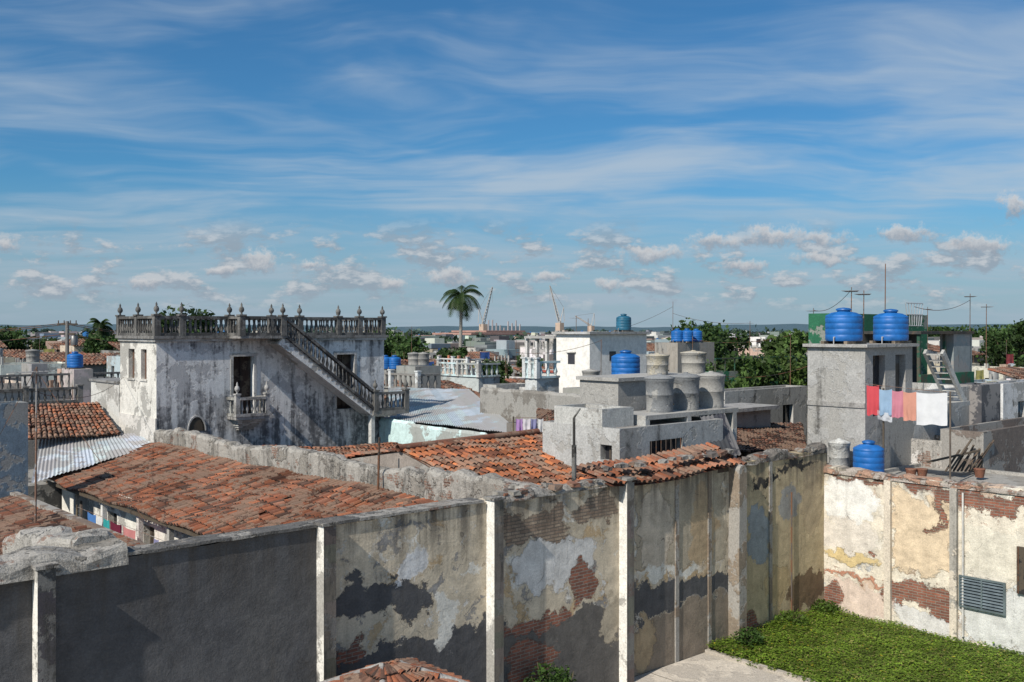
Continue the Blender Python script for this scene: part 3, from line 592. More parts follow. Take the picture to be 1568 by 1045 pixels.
# grey tower with blue tanks
mb=MB()
building(mb,30,33.2,16.4,18.5,0,8.17,'cement',(.4,.395,.385),fo=[(30.5,31.3,5.9,7.9),(32.0,32.7,5.9,7.9,(.14,.15,.16))],lo=[],par=.08)
mb.box(29.85,33.4,16.25,18.6,8.17,8.27,'cement',(.42,.41,.4)); 
building(mb,33.2,38.8,16.4,20,0,6.62,'cement',(.6,.6,.59),fo=[(34.5,35.4,3.4,4.4),(36.9,37.6,3.6,4.5)],par=.3)
for z in (4.3,6.2): mb.box(29.96,30.0,16.4,18.5,z,z+.16,'cement',(.32,.31,.3))
mb.beam((33.3,16.0,8.0),(34.9,16.0,6.3),.1,.2,'cement',(.55,.55,.53)); mb.beam((33.3,15.4,8.0),(34.9,15.4,6.3),.1,.2,'cement',(.55,.55,.53))
for i in range(8): t=(i+.5)/8; mb.box(33.3+1.6*t-.1,33.3+1.6*t+.12,15.4,16.0,8.0-1.7*t-.02,8.0-1.7*t+.03,'cement',(.5,.5,.48))
mb.box(33.2,35.2,15.3,16.4,6.1,6.25,'cement',(.4,.4,.39))
tw=mb.done('concrete_tower_house')
tank('blue_water_tank',A_(1292,17.5),17.5,8.37,.6,1.02); tank('blue_water_tank',A_(1364,17.0),17.0,8.37,.58,1.0)
# laundry beside it
def f(p,q): 
    bb=16.1-2.6*(p-1322)/133; a=A_(p,bb); return (a,bb,Z_(q,a,bb))
mb=MB()
for i,(x0,x1,q,h,c) in enumerate([(1327,1346,590,.95,(.7,.1,.12)),(1346,1366,596,.8,(.35,.5,.68)),(1366,1383,598,.85,(.66,.26,.33)),(1383,1403,600,.9,(.74,.36,.27)),(1403,1451,601,1.0,(.85,.85,.86))]): cloth(mb,f(x0,q),f(x1,q),h,c,seed=i,amp=.05)
mb.tube(f(1322,588),f(1455,602),.008,.008,'rust',(.3,.3,.3),4); 
cloth(mb,f(1344,628),f(1366,632),.3,(.6,.62,.66),seed=9)
p=f(1355,600); mb.tube((p[0]+.1,p[1]+.1,4.2),(p[0]+.1,p[1]+.1,p[2]+.1),.035,.035,'wood',(.1,.08,.06)); p=f(1455,602); mb.tube((p[0],p[1],4.1),(p[0],p[1],p[2]+.05),.03,.03,'wood',(.15,.12,.1)); p=f(1322,588); mb.tube((p[0],p[1],p[2]),(30.2,16.4,p[2]+.05),.008,.008,'rust',(.3,.3,.3),4)
mb.done('laundry_line')
# low roof behind court wall
mb=MB(); building(mb,28.4,29.9,9,17.7,0,4.2,'cement',(.42,.4,.37),par=.12,roofcol=(.34,.31,.28)); building(mb,29.9,33.4,9,16.2,0,4.17,'cement',(.42,.4,.37),par=.1,roofcol=(.3,.28,.25))
mb.done('flat_roofed_annex')
ta=29.25; tank('small_water_tank',ta,B_(1285,ta),4.15,.33,1.0,'c',(.5,.5,.48)); tank('blue_water_tank',ta,B_(1330,ta),4.2,.47,.98)
def dk(name,pL,pC,pR,T,Y,c,m='cement',**k): return house(name,pL,pC,pR,T,Y,c,m,**k)
dk('brick_shed',1382,1442,1480,676,33.5,(.72,.69,.66),'stone',wins=False)
mb=MB(); rr=random.Random(8)
for i in range(9):
    x=1448+i*6; p=PY(x,722,31.4+.1*i); q=PY(x+rr.uniform(18,34),rr.uniform(668,690),32.2+.1*i); mb.beam(p,q,.06,.03,'wood',jit((.1,.08,.06),.4,rr))
mb.beam(PY(1420,708,31.6),PY(1500,690,32.2),.09,.05,'wood',(.1,.08,.06)); mb.done('leaning_timbers')
mb=MB(); 
for i,(x,q) in enumerate(((1395,722),(1412,720),(1500,728))): 
    a,b,z=PY(x,q,31.0); mb.lathe(a,b,[(.12,4.15),(.17,4.4),(.18,4.42),(.15,4.42)],'tile',(.25,.11,.07),10)
mb.done('clay_pots')
dk('brown_walled_house',1440,1506,1640,662,32.5,(.2,.165,.145),wins=False)
dk('dark_panel_shed',1498,1503,1532,590,37,(.09,.09,.1),'sheetmetal',wins=False,z0=0)
dk('white_house',1531,1536,1640,588,42,(.7,.7,.7))
# green buildings
def rail(mb,a0,a1,b0,b1,z1): 
    for i in range(int((a1-a0)/.9)+1): mb.box(a0+i*.9,a0+i*.9+.06,b0+.02,b0+.08,z1,z1+.7,'wood',(.03,.1,.06))
    mb.box(a0,a1,b0,b0+.1,z1+.7,z1+.76,'wood',(.03,.1,.06))
house('green_house',1238,1272,1420,480,42,(.03,.15,.08),wins=False)
mb=MB(); GA=XY(1392,41); 
z=H-(512-505)/F*41; mb.box(GA[0],GA[0]+5,GA[1]-.5,GA[1]+4,z,z+.12,'wood',(.05,.05,.05))
for x in (0.1,2.4,4.8): mb.box(GA[0]+x,GA[0]+x+.12,GA[1]-.4,GA[1]-.28,0,z,'wood',(.03,.09,.06))
mb.box(GA[0],GA[0]+5,GA[1]-.5,GA[1]-.4,6.2,6.9,'wood',(.03,.14,.08)); mb.box(GA[0]+3.2,GA[0]+5,GA[1]-.4,GA[1]+.2,6.9,z,'sheetmetal',(.25,.28,.29)); mb.box(GA[0],GA[0]+5,GA[1]+2,GA[1]+4,0,z-.01,'wood',(.05,.06,.06)); mb.box(GA[0],GA[0]+5,GA[1]-.4,GA[1]+2,0,6.2,'cement',(.3,.3,.29)); mb.done('green_roof_terrace')
house('green_house',1085,1096,1240,570,55,(.045,.2,.1),wins=False,extra=rail)
house('grey_house',1075,1110,1236,600,44,(.5,.49,.47),'cement')
def flatedge(mb,a0,a1,b0,b1,z1): mb.box(a0-.3,a1+.2,b0-.3,b1,z1,z1+.14,'cement',(.34,.33,.32))
house('grey_house',1040,1090,1180,634,38,(.36,.35,.33),'cement',extra=flatedge)
# cream white house
def canopy(mb,a0,a1,b0,b1,z1):
    mb.box(a0-.25,a1+.2,b0-.25,b1+.2,z1,z1+.15,'cement',(.5,.5,.5))
    mb.box(a0-.02,a0,b0+1.3,b0+1.9,z1-1.9,z1-1.2,'glass',(.05,.05,.06)); mb.box(a0+1.8,a0+2.4,b0-.02,b0,z1-1.7,z1-1.1,'glass',(.05,.05,.06)); mb.box(a0-.1,a0,b0+1.2,b0+2.0,z1-1.2,z1-1.12,'plaster',(.6,.58,.55))
    d=B_(806,a0)-b1; mb.box(a0+.05,a0+3.5,b1,b1+d,0,z1-2.4,'plaster',(.62,.6,.57)); mb.box(a0-.2,a0+3.5,b1,b1+d,z1-.3,z1-.15,'cement',(.5,.5,.5))
    for i in range(3): 
        y=b1+d*(i+.9)/3; mb.box(a0-.02,a0+.2,y,y+.18,z1-2.4,z1-.3,'plaster',(.66,.64,.62))
    mb.box(a0-.04,a0+.1,b1,b1+d,z1-2.5,z1-2.36,'plaster',(.4,.1,.07)); mb.box(a0+2.5,a0+2.6,b1,b1+d,z1-2.4,z1-.3,'plaster',(.35,.5,.52)); mb.box(a0-.05,a1,b0-.05,b0,5.4,5.6,'plaster',(.4,.1,.07))
house('cream_house',852,903,990,512,62,(.84,.81,.76),'paint',wins=False,extra=canopy,seed=4)
tank('blue_water_tank',*XY(958,52),H-(578-505)/F*52,.75,1.3); 
a,b=XY(955,66); tank('blue_water_tank',a,b,H-(506-505)/F*66+.0,.5,1.0,col=(.02,.12,.2))
dk('grey_house',922,950,1000,586,50,(.3,.29,.27))
# parapet walls and other mid houses
mb=MB(); a,b=XY(908,43); rough_wall(mb,'b',b,B_(735,a),a,.35,0,lambda s:H-(606-505)/F*43,'cement',(.22,.205,.185),j=.04,zjit=.06); mb.done('grey_parapet_wall')
building_list=[(834,838,872,622,46,(.7,.7,.68)),(912,930,1010,612,48,(.38,.36,.33)),(800,812,850,594,60,(.6,.58,.55)),(740,760,812,590,70,(.5,.5,.48)),(795,803,836,650,37,(.22,.2,.18))]
for q in building_list: dk('small_house',*q)
mb=MB(); e0=PY(908,692,32);e1=PY(826,672,37); r0=PY(908,640,37); r1=PY(822,626,42); tile_roof(mb,e0,e1,r0,r1,pal=CLAYD)
mb.face([(*e0[:2],0),(*e1[:2],0),(e1[0],e1[1],e1[2]-.07),(e0[0],e0[1],e0[2]-.07)],'plaster',(.4,.36,.32)); mb.face([(*e1[:2],0),(*r1[:2],0),(r1[0],r1[1],r1[2]-.07),(e1[0],e1[1],e1[2]-.07)],'plaster',(.4,.36,.32)); mb.face([(*e0[:2],0),(*r0[:2],0),(r0[0],r0[1],r0[2]-.07),(e0[0],e0[1],e0[2]-.07)],'plaster',(.4,.36,.32)); mb.done('tiled_house')
mb=MB(); e0=PY(1100,692,34);e1=PY(1236,692,38.); r0=PY(1095,645,40); r1=PY(1228,648,43); tile_roof(mb,e0,e1,r0,r1,pal=CLAYD); mb.done('tiled_roof')
def bal_lb(mb,a0,a1,b0,b1,z1,c=(.6,.75,.77)):
    balustrade(mb,(a0,b0,z1),(a0,b1,z1),1.0,'plaster',c,sp=.5,r=.14); balustrade(mb,(a0,b0,z1),(a1,b0,z1),1.0,'plaster',c,sp=.5,r=.14)
    for y in (b0,(b0+b1)/2,b1): post(mb,a0,y,z1,1.15,m='plaster',c=(.66,.68,.68),fin=False)
house('terrace_house',672,733,765,578,72,(.5,.55,.55),extra=bal_lb,par=.0)
house('terrace_house',812,822,856,580,58,(.6,.62,.62),extra=bal_lb,par=.0,wins=False)
def orange(mb,a0,a1,b0,b1,z1):
    for i in range(4):
        y=b0+(b1-b0)*i/3; mb.box(a0,a0+.25,y-.12,y+.12,z1,z1+1.3,'plaster',(.5,.2,.12))
    bal_lb(mb,a0,a1,b0,b1,z1,(.6,.6,.58))
house('orange_terrace_house',672,716,740,566,95,(.6,.5,.42),extra=orange,par=.0)
def bal_g(mb,a0,a1,b0,b1,z1): 
    bal_lb(mb,a0,a1,b0,b1,z1,(.24,.23,.215))
house('terrace_house',560,640,672,598,62,(.3,.3,.28),extra=bal_g,par=0)
house('terrace_house',590,596,660,590,80,(.2,.2,.2),par=0)
# left side
dk('slate_blue_house',-90,-80,43,622,33,(.17,.23,.29),'plaster',wins=False)
mb=MB(); tile_roof(mb,PT(40,672,4.3),PT(185,662,4.3),PT(40,620,5.35),PT(150,617,5.35),pal=CLAY); mb.done('tiled_roof')
mb=MB(); p=[PT(48,740,3.0),PT(120,735,3.0),PT(62,668,4.2),PT(210,664,4.2)]; corr_roof(mb,p[0],(PT(238,683,3.9)),p[2],p[3],(.45,.49,.52)); mb.done('zinc_roof')
mb=MB(); p=PT(48,742,3.0); q=PT(150,735,2.9); mb.box(q[0]-6,q[0]-.4,q[1]+1.5,q[1]+8,0,2.7,'cement',(.1,.1,.1)); mb.done('back_shed')
a,b=XY(54,30); antenna('television_mast',a,b,2.0,H-(562-505)/F*30,r=.035,c=(.3,.29,.28))
wire('guy_wire',(a,b,H-(565-505)/F*30),(a-2.5,b-1,3.5),.1,.01); wire('guy_wire',(a,b,H-(565-505)/F*30),(a+2,b-3.5,3.2),.1,.01); wire('power_line',(a,b,H-(600-505)/F*30),(16.8,45,6.6),.5,.01)
house('terrace_house',-60,-40,186,603,56,(.4,.39,.37),extra=lambda mb,a0,a1,b0,b1,z1:balustrade(mb,(a0,b0,z1),(a1,b0,z1),1.0,'baluster',(.16,.16,.16),sp=.4,r=.11),par=0)
def cols(mb,a0,a1,b0,b1,z1):
    balustrade(mb,(a0,b0,z1),(a1,b0,z1),.8,'baluster',(.14,.13,.12),sp=.3)
    n=int((a1-a0)/2.5)
    for i in range(n+1): post(mb,a0+(a1-a0)*i/n,b0,z1,.85,c=(.28,.26,.24),fin=False)
house('terrace_house',-60,-50,122,624,48,(.28,.26,.24),extra=cols,par=0)
# utility pole
mb=MB(); a,b=XY(103,62); zt=H+8/F*62
mb.tube((a,b,0),(a,b,zt+.2),.16,.11,'cement',(.2,.19,.18),8); 
for z,l in ((zt,1.0),(zt-.6,.8)): mb.beam((a-l*.45,b+l*.45,z),(a+l*.45,b-l*.45,z),.1,.12,'wood',(.06,.055,.05))
mb.lathe(a+.35,b-.2,[(.2,zt-1.3),(.22,zt-1.2),(.22,zt-.75),(.1,zt-.65)],'metal',(.2,.2,.2),10)
for x in (-.4,-.14,.14,.4): mb.tube((a+x,b-x,zt),(a+x,b-x,zt+.25),.04,.03,'glass',(.1,.06,.04),6)
mb.done('utility_pole')
for dz in (0,.1,-.6): wire('power_line',(a,b,zt+dz),(a-25,b+22,zt+dz),1.0,.02); wire('power_line',(a,b,zt+dz),(a+16,b-2,8.0+dz),.6,.02)

# ------------------------------------------------------------------ town behind
r=random.Random(21)
def clutter(mb,a0,a1,b0,b1,z,Y,rr):
    if rr.random()<.1:
        x=rr.uniform(a0+.8,a1-.8); y=rr.uniform(b0+.8,b1-.8); q=rr.random(); c=(.015,.12,.36) if q<.2 else (.24,.24,.235); s=rr.uniform(.35,.5)
        mb.box(x-.6,x+.6,y-.6,y+.6,z-.5,z+.1,'city',(.3,.3,.29)); mb.lathe(x,y,[(s,z+.1),(s,z+.9),(s*.7,z+1.05),(.1,z+1.1)],'plastic',c,12)
    if rr.random()<.25:
        x=rr.uniform(a0+.3,a1-2.5) if a1-a0>3 else a0; y=rr.uniform(b0+.3,max(b0+.4,b1-2.5)); h=rr.uniform(.5,1.5)
        w=min(rr.uniform(1.5,3),a1-x); d=min(rr.uniform(1.5,3),b1-y); building(mb,x,x+w,y,y+d,z-.5,z+h,'city',rr.choice(WALLS),[(x+w*.3,x+w*.6,z-.4,z+h-.3)],[(y+d*.3,y+d*.6,z+.1,z+h-.3)],.1)
    if rr.random()<.35:
        x=rr.uniform(a0,a1); y=rr.uniform(b0,b1); mb.tube((x,y,z-.4),(x,y,z+rr.uniform(1.2,2.8)),.025,.02,'rust',(.15,.12,.1),4)
    if rr.random()<.3:
        for i in range(rr.randint(3,7)):
            x=a0+.1; y=b0+(b1-b0)*i/7; mb.box(x,x+.18,y,y+.18,z,z+rr.uniform(.6,.9),'city',(.5,.48,.45))
    if rr.random()<.3:
        for i in range(rr.randint(2,6)):
            x=rr.uniform(a0,a1-.6); y=rr.uniform(b0,b1-.6); s=rr.uniform(.2,.8); mb.box(x,x+s,y,y+s,z-.4,z+rr.uniform(-.1,.5),'city',jit(rr.choice(WALLS),.3,rr))
    if rr.random()<.15:
        x=rr.uniform(a0,a1-1.5); cloth(mb,(x,b0+.6,z+1.3),(x+1.6,b0+.6,z+1.3),.9,rr.choice([(.7,.7,.72),(.5,.1,.1),(.1,.2,.5),(.7,.6,.2)]))
trees_at=[]
a=-60
while a<190:
    b=-40
    while b<200:
        w=r.uniform(4.5,8.3); d=r.uniform(4.5,8.3); aa=a+r.uniform(0,1.0); bb_=b+r.uniform(0,1.0)
        ca,cb=aa+w/2,bb_+d/2; Y=Yd(ca,cb); X=ca*C-cb*S
        b+=8.5
        if Y<45 or Y>165 or abs(X)>.6*Y+6: continue
        if aa<43 and bb_<51: continue
        px=784+F*X/Y
        if Y>60 and r.random()<.07: trees_at.append((px,Y)); continue
        z1=r.choice([3.0,3.4,3.9,4.3,4.8]) if Y<90 else r.choice([3.4,4,4.6,5.2,5.6,6.3])
        if Y<75: z1=min(z1,4.3)
        if 620<px<800 : z1=min(z1,4.6)
        mb=MB(); col=jit(r.choice(WALLS),.15,r)
        building(mb,aa,aa+w,bb_,bb_+d,0,z1,'city',col,auto_open(aa,aa+w,0,z1-.3,r),auto_open(bb_,bb_+d,0,z1-.3,r),r.choice([.15,.4,.7]),roofcol=jit((.24,.22,.2),.4,r))
        if r.random()<.3: tile_roof(mb,(aa-.2,bb_-.3,z1),(aa+w+.2,bb_-.3,z1),(aa-.2,bb_+d*.6,z1+1.0),(aa+w+.2,bb_+d*.6,z1+1.0),pal=CLAYD,pitch=.4,course=.7,seg=2)
        else:
            for _ in range(3): clutter(mb,aa,aa+w,bb_,bb_+d,z1,Y,r)
        mb.done('town_house')
    a+=8.5
# far town mass
mb=MB(); r=random.Random(5)
for i in range(1900):
    Y=160+ (r.random()**1.6)*900; X=r.uniform(-.62,.62)*Y; a,b=(X*C+Y*S,-X*S+Y*C); w=r.uniform(6,14); d=r.uniform(6,13); h=r.uniform(3.8,7.2)
    px=784+F*X/Y
    if 620<px<830: h=min(h,5.5)
    hz=min(.8,Y/1400); c=jit(r.choice(WALLS),.15,r); c=tuple(x*.75*(1-hz)+y*hz for x,y in zip(c,(.22,.27,.31)))  # aerial haze mixed into the wall colour with distance
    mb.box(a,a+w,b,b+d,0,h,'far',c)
    for k in range(int(w/3)): mb.box(a+1+k*3,a+2+k*3,b-.06,b-.01,h-2.2,h-1,'far',(.08,.09,.1))
    for k in range(int(d/3)): mb.box(a-.06,a-.01,b+1+k*3,b+2+k*3,h-2.2,h-1,'far',(.08,.09,.1))
    if r.random()<.4: mb.box(a+w*.2,a+w*.5,b+d*.2,b+d*.5,h,h+r.uniform(.6,1.6),'far',jit(c,.3,r))
    if r.random()<.04: mb.lathe(a+w*.7,b+d*.3,[(.6,h),(.6,h+1.1),(.1,h+1.4)],'far',(.03,.12,.3),8)
mb.done('distant_town')
# distant trees, one mass
mb=MB(); q=random.Random(77)
for i in range(105):
    Y=q.uniform(190,900); X=q.uniform(-.58,.58)*Y; px=784+F*X/Y
    a,b=(X*C+Y*S,-X*S+Y*C); R0=q.uniform(3,7); top=q.uniform(7.0,9.8)
    if 640<px<860: top=min(top,7.4)
    hz=min(.7,Y/1500); base=tuple(x*(1-hz)+y*hz for x,y in zip((.035,.065,.02),(.1,.15,.16))); s=.35+Y*.0016  # leaf colour blends toward blue with distance, haze painted in
    mb.tube((a,b,0),(a,b,top*.6),.3,.2,'bark',(.12,.1,.08),5)
    for j in range(150):
        d=Vector((q.gauss(0,1),q.gauss(0,1),q.gauss(0,.5))).normalized()*q.random()**.4
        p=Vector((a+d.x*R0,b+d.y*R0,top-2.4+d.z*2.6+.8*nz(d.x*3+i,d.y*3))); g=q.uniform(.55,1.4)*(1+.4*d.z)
        x=Vector((q.gauss(0,1),q.gauss(0,1),q.gauss(0,1))).normalized()*s*q.uniform(.6,1.3); y=x.cross(Vector((q.gauss(0,1),q.gauss(0,1),q.gauss(0,1)))).normalized()*x.length*.6
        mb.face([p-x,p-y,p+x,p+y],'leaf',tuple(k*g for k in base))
mb.done('distant_trees')
# industrial sheds on the waterfront
mb=MB()
for (x0,x1,q,Y,c) in ((722,808,513,420,(.5,.44,.41)),(745,800,509,480,(.42,.39,.38)),(600,690,517,500,(.4,.42,.44))):
    a,b=XY(x0,Y); a1=A_(x1,b); z=H-(q-505)/F*Y; mb.box(a,a1,b,b+25,0,z,'far',c); mb.box(a-1,a1+1,b-1,b+26,z,z+.8,'far',(.4,.24,.2))
r=random.Random(6)
for i in range(9):
    a,b=XY(748+i*6,520); z=H+r.uniform(1,6); mb.tube((a,b,0),(a,b,z),.5,.4,'far',(.4,.36,.36),5)
mb.done('harbour_sheds')
# hills, water
mb=MB(); n=160; vs=[]
for i in range(n+1):
    X=-3600+7200*i/n; Y=3800; h=20+10*nz(i*.07)+4*nz(i*.4); h+=8 if abs(X)>700 else 0
    for (yy,zz) in ((Y-500,0),(Y,h),(Y+400,h*.8)):
        vs.append((X*C+yy*S,-X*S+yy*C,zz))
mb.mesh(vs,[(i*3+q,(i+1)*3+q,(i+1)*3+q+1,i*3+q+1) for i in range(n) for q in range(2)],'far',(.08,.13,.16),True); mb.done('hills')  # bluish base colour stands in for aerial haze
mb=MB(); vs=[(X*C+Y*S,-X*S+Y*C,.5) for X,Y in ((-500,1300),(100,1300),(200,3200),(-1100,3200))]; mb.face(vs,'glass',(.1,.2,.28)); mb.done('bay_water')
# cranes
def crane(px0,py0,px1,py1,Y,flip):
    mb=MB(); a,b=XY(px0,Y); z0=H-(py0-505)/F*Y; p=PY(px1,py1,Y); cc=(.42,.4,.38)
    mb.box(a-3.5,a+3.5,b-4,b+4,0,z0*.6,'far',(.35,.33,.32)); mb.box(a-2.5,a+2.5,b-3,b+3,z0*.6,z0+2,'far',(.5,.38,.3)); 
    P0=Vector((a,b,z0+2)); P1=Vector(p); n=12
    off=[Vector((1.7,0,0)),Vector((-1.7,0,0)),Vector((0,1.2,1.5))]
    for o in off: mb.tube(P0+o,P1+o*.3,.6,.35,'far',cc,4)
    for i in range(n):
        s=i/n;t=(i+1)/n
        for k in range(3): mb.tube(P0.lerp(P1,s)+off[k]*(1-.7*s),P0.lerp(P1,t)+off[(k+1)%3]*(1-.7*t),.25,.22,'far',cc,3)
    m=Vector((a-flip*5,b,z0+16)); mb.tube(P0,m,.5,.4,'far',cc,4); mb.tube(m,P1,.15,.15,'far',(.2,.2,.2),3); mb.tube((a-flip*6,b,z0+3),m,.4,.4,'far',cc,4); mb.tube(P1,P1-Vector((0,0,14)),.12,.12,'far',(.2,.2,.2),3)
    mb.done('harbour_crane')
crane(740,500,754,440,900,1); crane(857,498,842,438,900,-1); crane(905,502,881,484,1100,-1)

# ------------------------------------------------------------------ trees
def tree(name,px,pyT,Y,w,seed,base=0,n=2600,col=(.045,.085,.022),s=.3):
    q=random.Random(seed); a,b=XY(px,Y); zt=H-(pyT-505)/F*Y; mb=MB(); hh=zt-base
    mb.tube((a,b,base),(a+.2,b,base+hh*.45),w*.07,w*.045,'bark',(.14,.11,.08),8)
    blobs=[]
    for i in range(13):
        t=q.random()*6.28; rr_=w*.38*math.sqrt(q.random()); z=base+hh*q.uniform(.5,.86); bl=Vector((a+rr_*math.cos(t),b+rr_*math.sin(t),z)); R_=w*q.uniform(.13,.24); blobs.append((bl,R_,q.uniform(.6,1.35))); mb.tube((a+.1,b,base+hh*.4),bl,w*.025,w*.008,'bark',(.13,.1,.07),5)
    for i in range(n):
        bl,R_,g0=q.choice(blobs); d=Vector((q.gauss(0,1),q.gauss(0,1),q.gauss(0,.75))).normalized()*R_*q.random()**.35*q.uniform(.8,1.25)
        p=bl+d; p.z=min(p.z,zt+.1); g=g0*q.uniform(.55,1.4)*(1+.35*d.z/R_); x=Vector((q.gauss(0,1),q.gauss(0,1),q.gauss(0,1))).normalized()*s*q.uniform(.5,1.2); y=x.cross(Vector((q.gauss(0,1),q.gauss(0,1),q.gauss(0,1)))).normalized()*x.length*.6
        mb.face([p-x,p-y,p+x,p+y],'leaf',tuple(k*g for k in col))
    return mb.done(name)
T='broadleaf_tree'
tree(T,286,464,100,7,1,n=3000); tree(T,600,495,120,8,2,s=.35); tree(T,1068,489,95,7,3,n=3000); tree(T,1105,495,100,5.5,4); tree(T,1205,490,75,4.5,5,col=(.07,.12,.03)); tree(T,1558,486,110,7,6); tree(T,1545,492,120,7,16)
tree(T,8,501,150,10,7,s=.4); tree(T,1150,528,58,4.5,8,s=.2,col=(.06,.11,.025)); tree(T,1185,515,62,3.8,9,s=.2,col=(.08,.13,.03)); tree(T,755,548,80,3,10,s=.2); tree(T,160,510,140,6,11); tree(T,1130,552,50,2.8,12,s=.16,col=(.07,.12,.03)); tree(T,1515,500,200,14,13,s=.5); tree(T,1450,503,240,16,14,s=.6)
tree(T,1222,520,58,3.4,15,s=.18,col=(.08,.13,.03)); tree(T,575,505,160,8,18,s=.4); tree(T,90,515,170,9,19,s=.4); tree(T,1240,500,130,6,20,s=.3); tree(T,1100,540,70,3.5,22,s=.2,col=(.06,.1,.03)); tree(T,690,522,120,4,23,s=.25)
for i,(p,Y) in enumerate(trees_at): tree(T,p,505+F*(H-rnd.uniform(5.2,7.2))/Y,Y,rnd.uniform(3.5,5.5),100+i,n=1100,s=.32)
def palm(px,pyT,Y,L,seed):
    q=random.Random(seed); a,b=XY(px,Y); zt=H-(pyT-505)/F*Y-L*.25; mb=MB()
    for i in range(10): mb.tube((a+.03*i,b,zt*i/10),(a+.03*(i+1),b,zt*(i+1)/10),.34-.012*i,.34-.012*(i+1),'bark',(.3,.28,.25),10)
    mb.tube((a+.3,b,zt),(a+.3,b,zt+.9),.22,.12,'leaf',(.08,.14,.04),8)
    for f in range(26):
        t=6.283*f/26+q.uniform(-.2,.2); el=q.uniform(-.7,1.3); l=L*q.uniform(.9,1.2); p=Vector((a+.3,b,zt+.5)); d=Vector((math.cos(t)*math.cos(el),math.sin(t)*math.cos(el),math.sin(el))); n=12; g=q.uniform(.5,1.2)
        for k in range(n):
            pn=p+d*(l/n); mb.tube(p,pn,.05*(1-k/n)+.012,.04*(1-k/n)+.012,'leaf',(.09,.12,.04),4)
            side=d.cross(Vector((0,0,1))).normalized(); ll=L*.3*math.sin(math.pi*(k+1.5)/(n+2))
            for sg in (-1,1):
                for u in (0,.33,.66):
                    o=p+(pn-p)*u; tip=o+side*sg*ll+d*ll*.5-Vector((0,0,ll*.6)); mb.face([o,o+d*.1,tip],'leaf',(.038*g,.075*g,.018*g))
            p=pn; d=(d-Vector((0,0,.19+.04*k/n))).normalized()
    mb.done('palm_tree')
palm(704,450,150,3.6,1); palm(152,500,150,2.3,3)
# antennas / masts
for (p,q0,q1,Y,ar) in ((1355,470,404,36,False),(1303,465,440,36,True),(1322,470,445,37,True),(1030,530,462,80,False),(1485,515,450,50,True),(1510,520,466,52,True),(882,512,484,66,True),(1148,520,492,70,True),(630,540,500,90,True),(1245,500,472,50,True),(60,560,515,70,True),(1420,500,470,60,True),(1060,560,515,60,False),(790,560,520,90,True),(900,512,488,66,False),(920,560,520,55,False),(1210,560,512,56,False)):
    a,b=XY(p,Y); antenna('roof_antenna',a,b,H-(q0-505)/F*Y-1.5,H-(q1-505)/F*Y,ar)
mb=MB(); a,b=XY(1400,44); z=H-(482-505)/F*44   # folded dish / wire rack
for i in range(7): mb.tube((a-.6+i*.2,b,z-.5),(a-.8+i*.27,b,z+.5),.02,.02,'metal',(.6,.6,.6),4)
for k in (-.5,0,.5): mb.tube((a-.7+.0,b,z+k),(a+.8,b,z+k),.02,.02,'metal',(.6,.6,.6),4)
mb.done('wire_rack')
for (p,q,Y) in ((1037,520,75),(1052,520,75),(1066,520,76),(590,562,70),(604,562,70),(115,560,60)):
    a,b=XY(p,Y); tank('blue_water_tank',a,b,H-(q+3-505)/F*Y,.46,.88)
for (p,q,Y) in ((634,556,68),(648,556,68),(50,552,66),(905,590,48)):
    a,b=XY(p,Y); tank('cement_water_tank',a,b,H-(q+3-505)/F*Y,.42,.8,'c',(.24,.24,.235))
mb=MB()
for (p0,p1,q,Y) in ((1028,1078,523,74.3),(584,612,565,69.3),(628,658,559,67.3),(108,124,563,59.3),(44,56,555,65.3),(898,912,593,47.3),(948,972,581,51),(948,964,509,65.2)):
    a,b=XY(p0,Y); a1=A_(p1,b); z=H-(q-505)/F*Y; mb.box(a,a1+.5,b-.6,b+1.6,0,z-.1,'city',jit((.36,.35,.33),.3)); 
mb.done('tank_platforms')
for (p,q,x,y,Y,Y2) in ((1240,560,1100,575,50,50),(1400,470,1485,460,40,50),(1303,445,1245,475,36,48),(1030,470,903,515,80,62),(1148,495,1030,480,70,80),(920,522,790,540,55,62),(1210,514,1060,520,56,60)): wire('power_line',PY(p,q,Y),PY(x,y,Y2),.3,.012)

# ------------------------------------------------------------------ light & sky
el=math.radians(42); hx=-C*.985+S*.17; hy=-S*.985-C*.17; hl=math.hypot(hx,hy)
sv=Vector((hx/hl*math.cos(el),hy/hl*math.cos(el),math.sin(el)))
sl=bpy.data.lights.new('sun','SUN'); sl.energy=5.0; sl.angle=math.radians(.5); sl.color=(1,.93,.82)
so=bpy.data.objects.new('sun',sl); so.rotation_euler=sv.to_track_quat('Z','Y').to_euler(); so.location=(0,0,50); bpy.context.scene.collection.objects.link(so)
w=bpy.data.worlds.new('World'); bpy.context.scene.world=w; w.use_nodes=True; nt=w.node_tree; nt.nodes.clear()
try: w.cycles.sampling_method='MANUAL'; w.cycles.sample_map_resolution=256
except Exception: pass
sky=N(nt,'ShaderNodeTexSky',sky_type='NISHITA',sun_disc=False); sky.sun_elevation=el; sky.sun_rotation=math.atan2(sv.x,sv.y); sky.altitude=0; sky.air_density=1.0; sky.dust_density=.6; sky.ozone_density=2.0
d=N(nt,'ShaderNodeTexCoord').outputs['Generated']; sx=N(nt,'ShaderNodeSeparateXYZ',{0:d}).outputs
zc=mathn(nt,'MAXIMUM',sx[2],0.0)
zp=mathn(nt,'ADD',zc,.12); U=mathn(nt,'DIVIDE',sx[0],zp); V=mathn(nt,'DIVIDE',sx[1],zp)
pl=N(nt,'ShaderNodeCombineXYZ',{0:U,1:V,2:0.0}).outputs[0]
wv=N(nt,'ShaderNodeVectorMath',{0:noi(nt,pl,.7,3,.5,out=1),1:(.5,.5,.5)},operation='SUBTRACT').outputs[0]
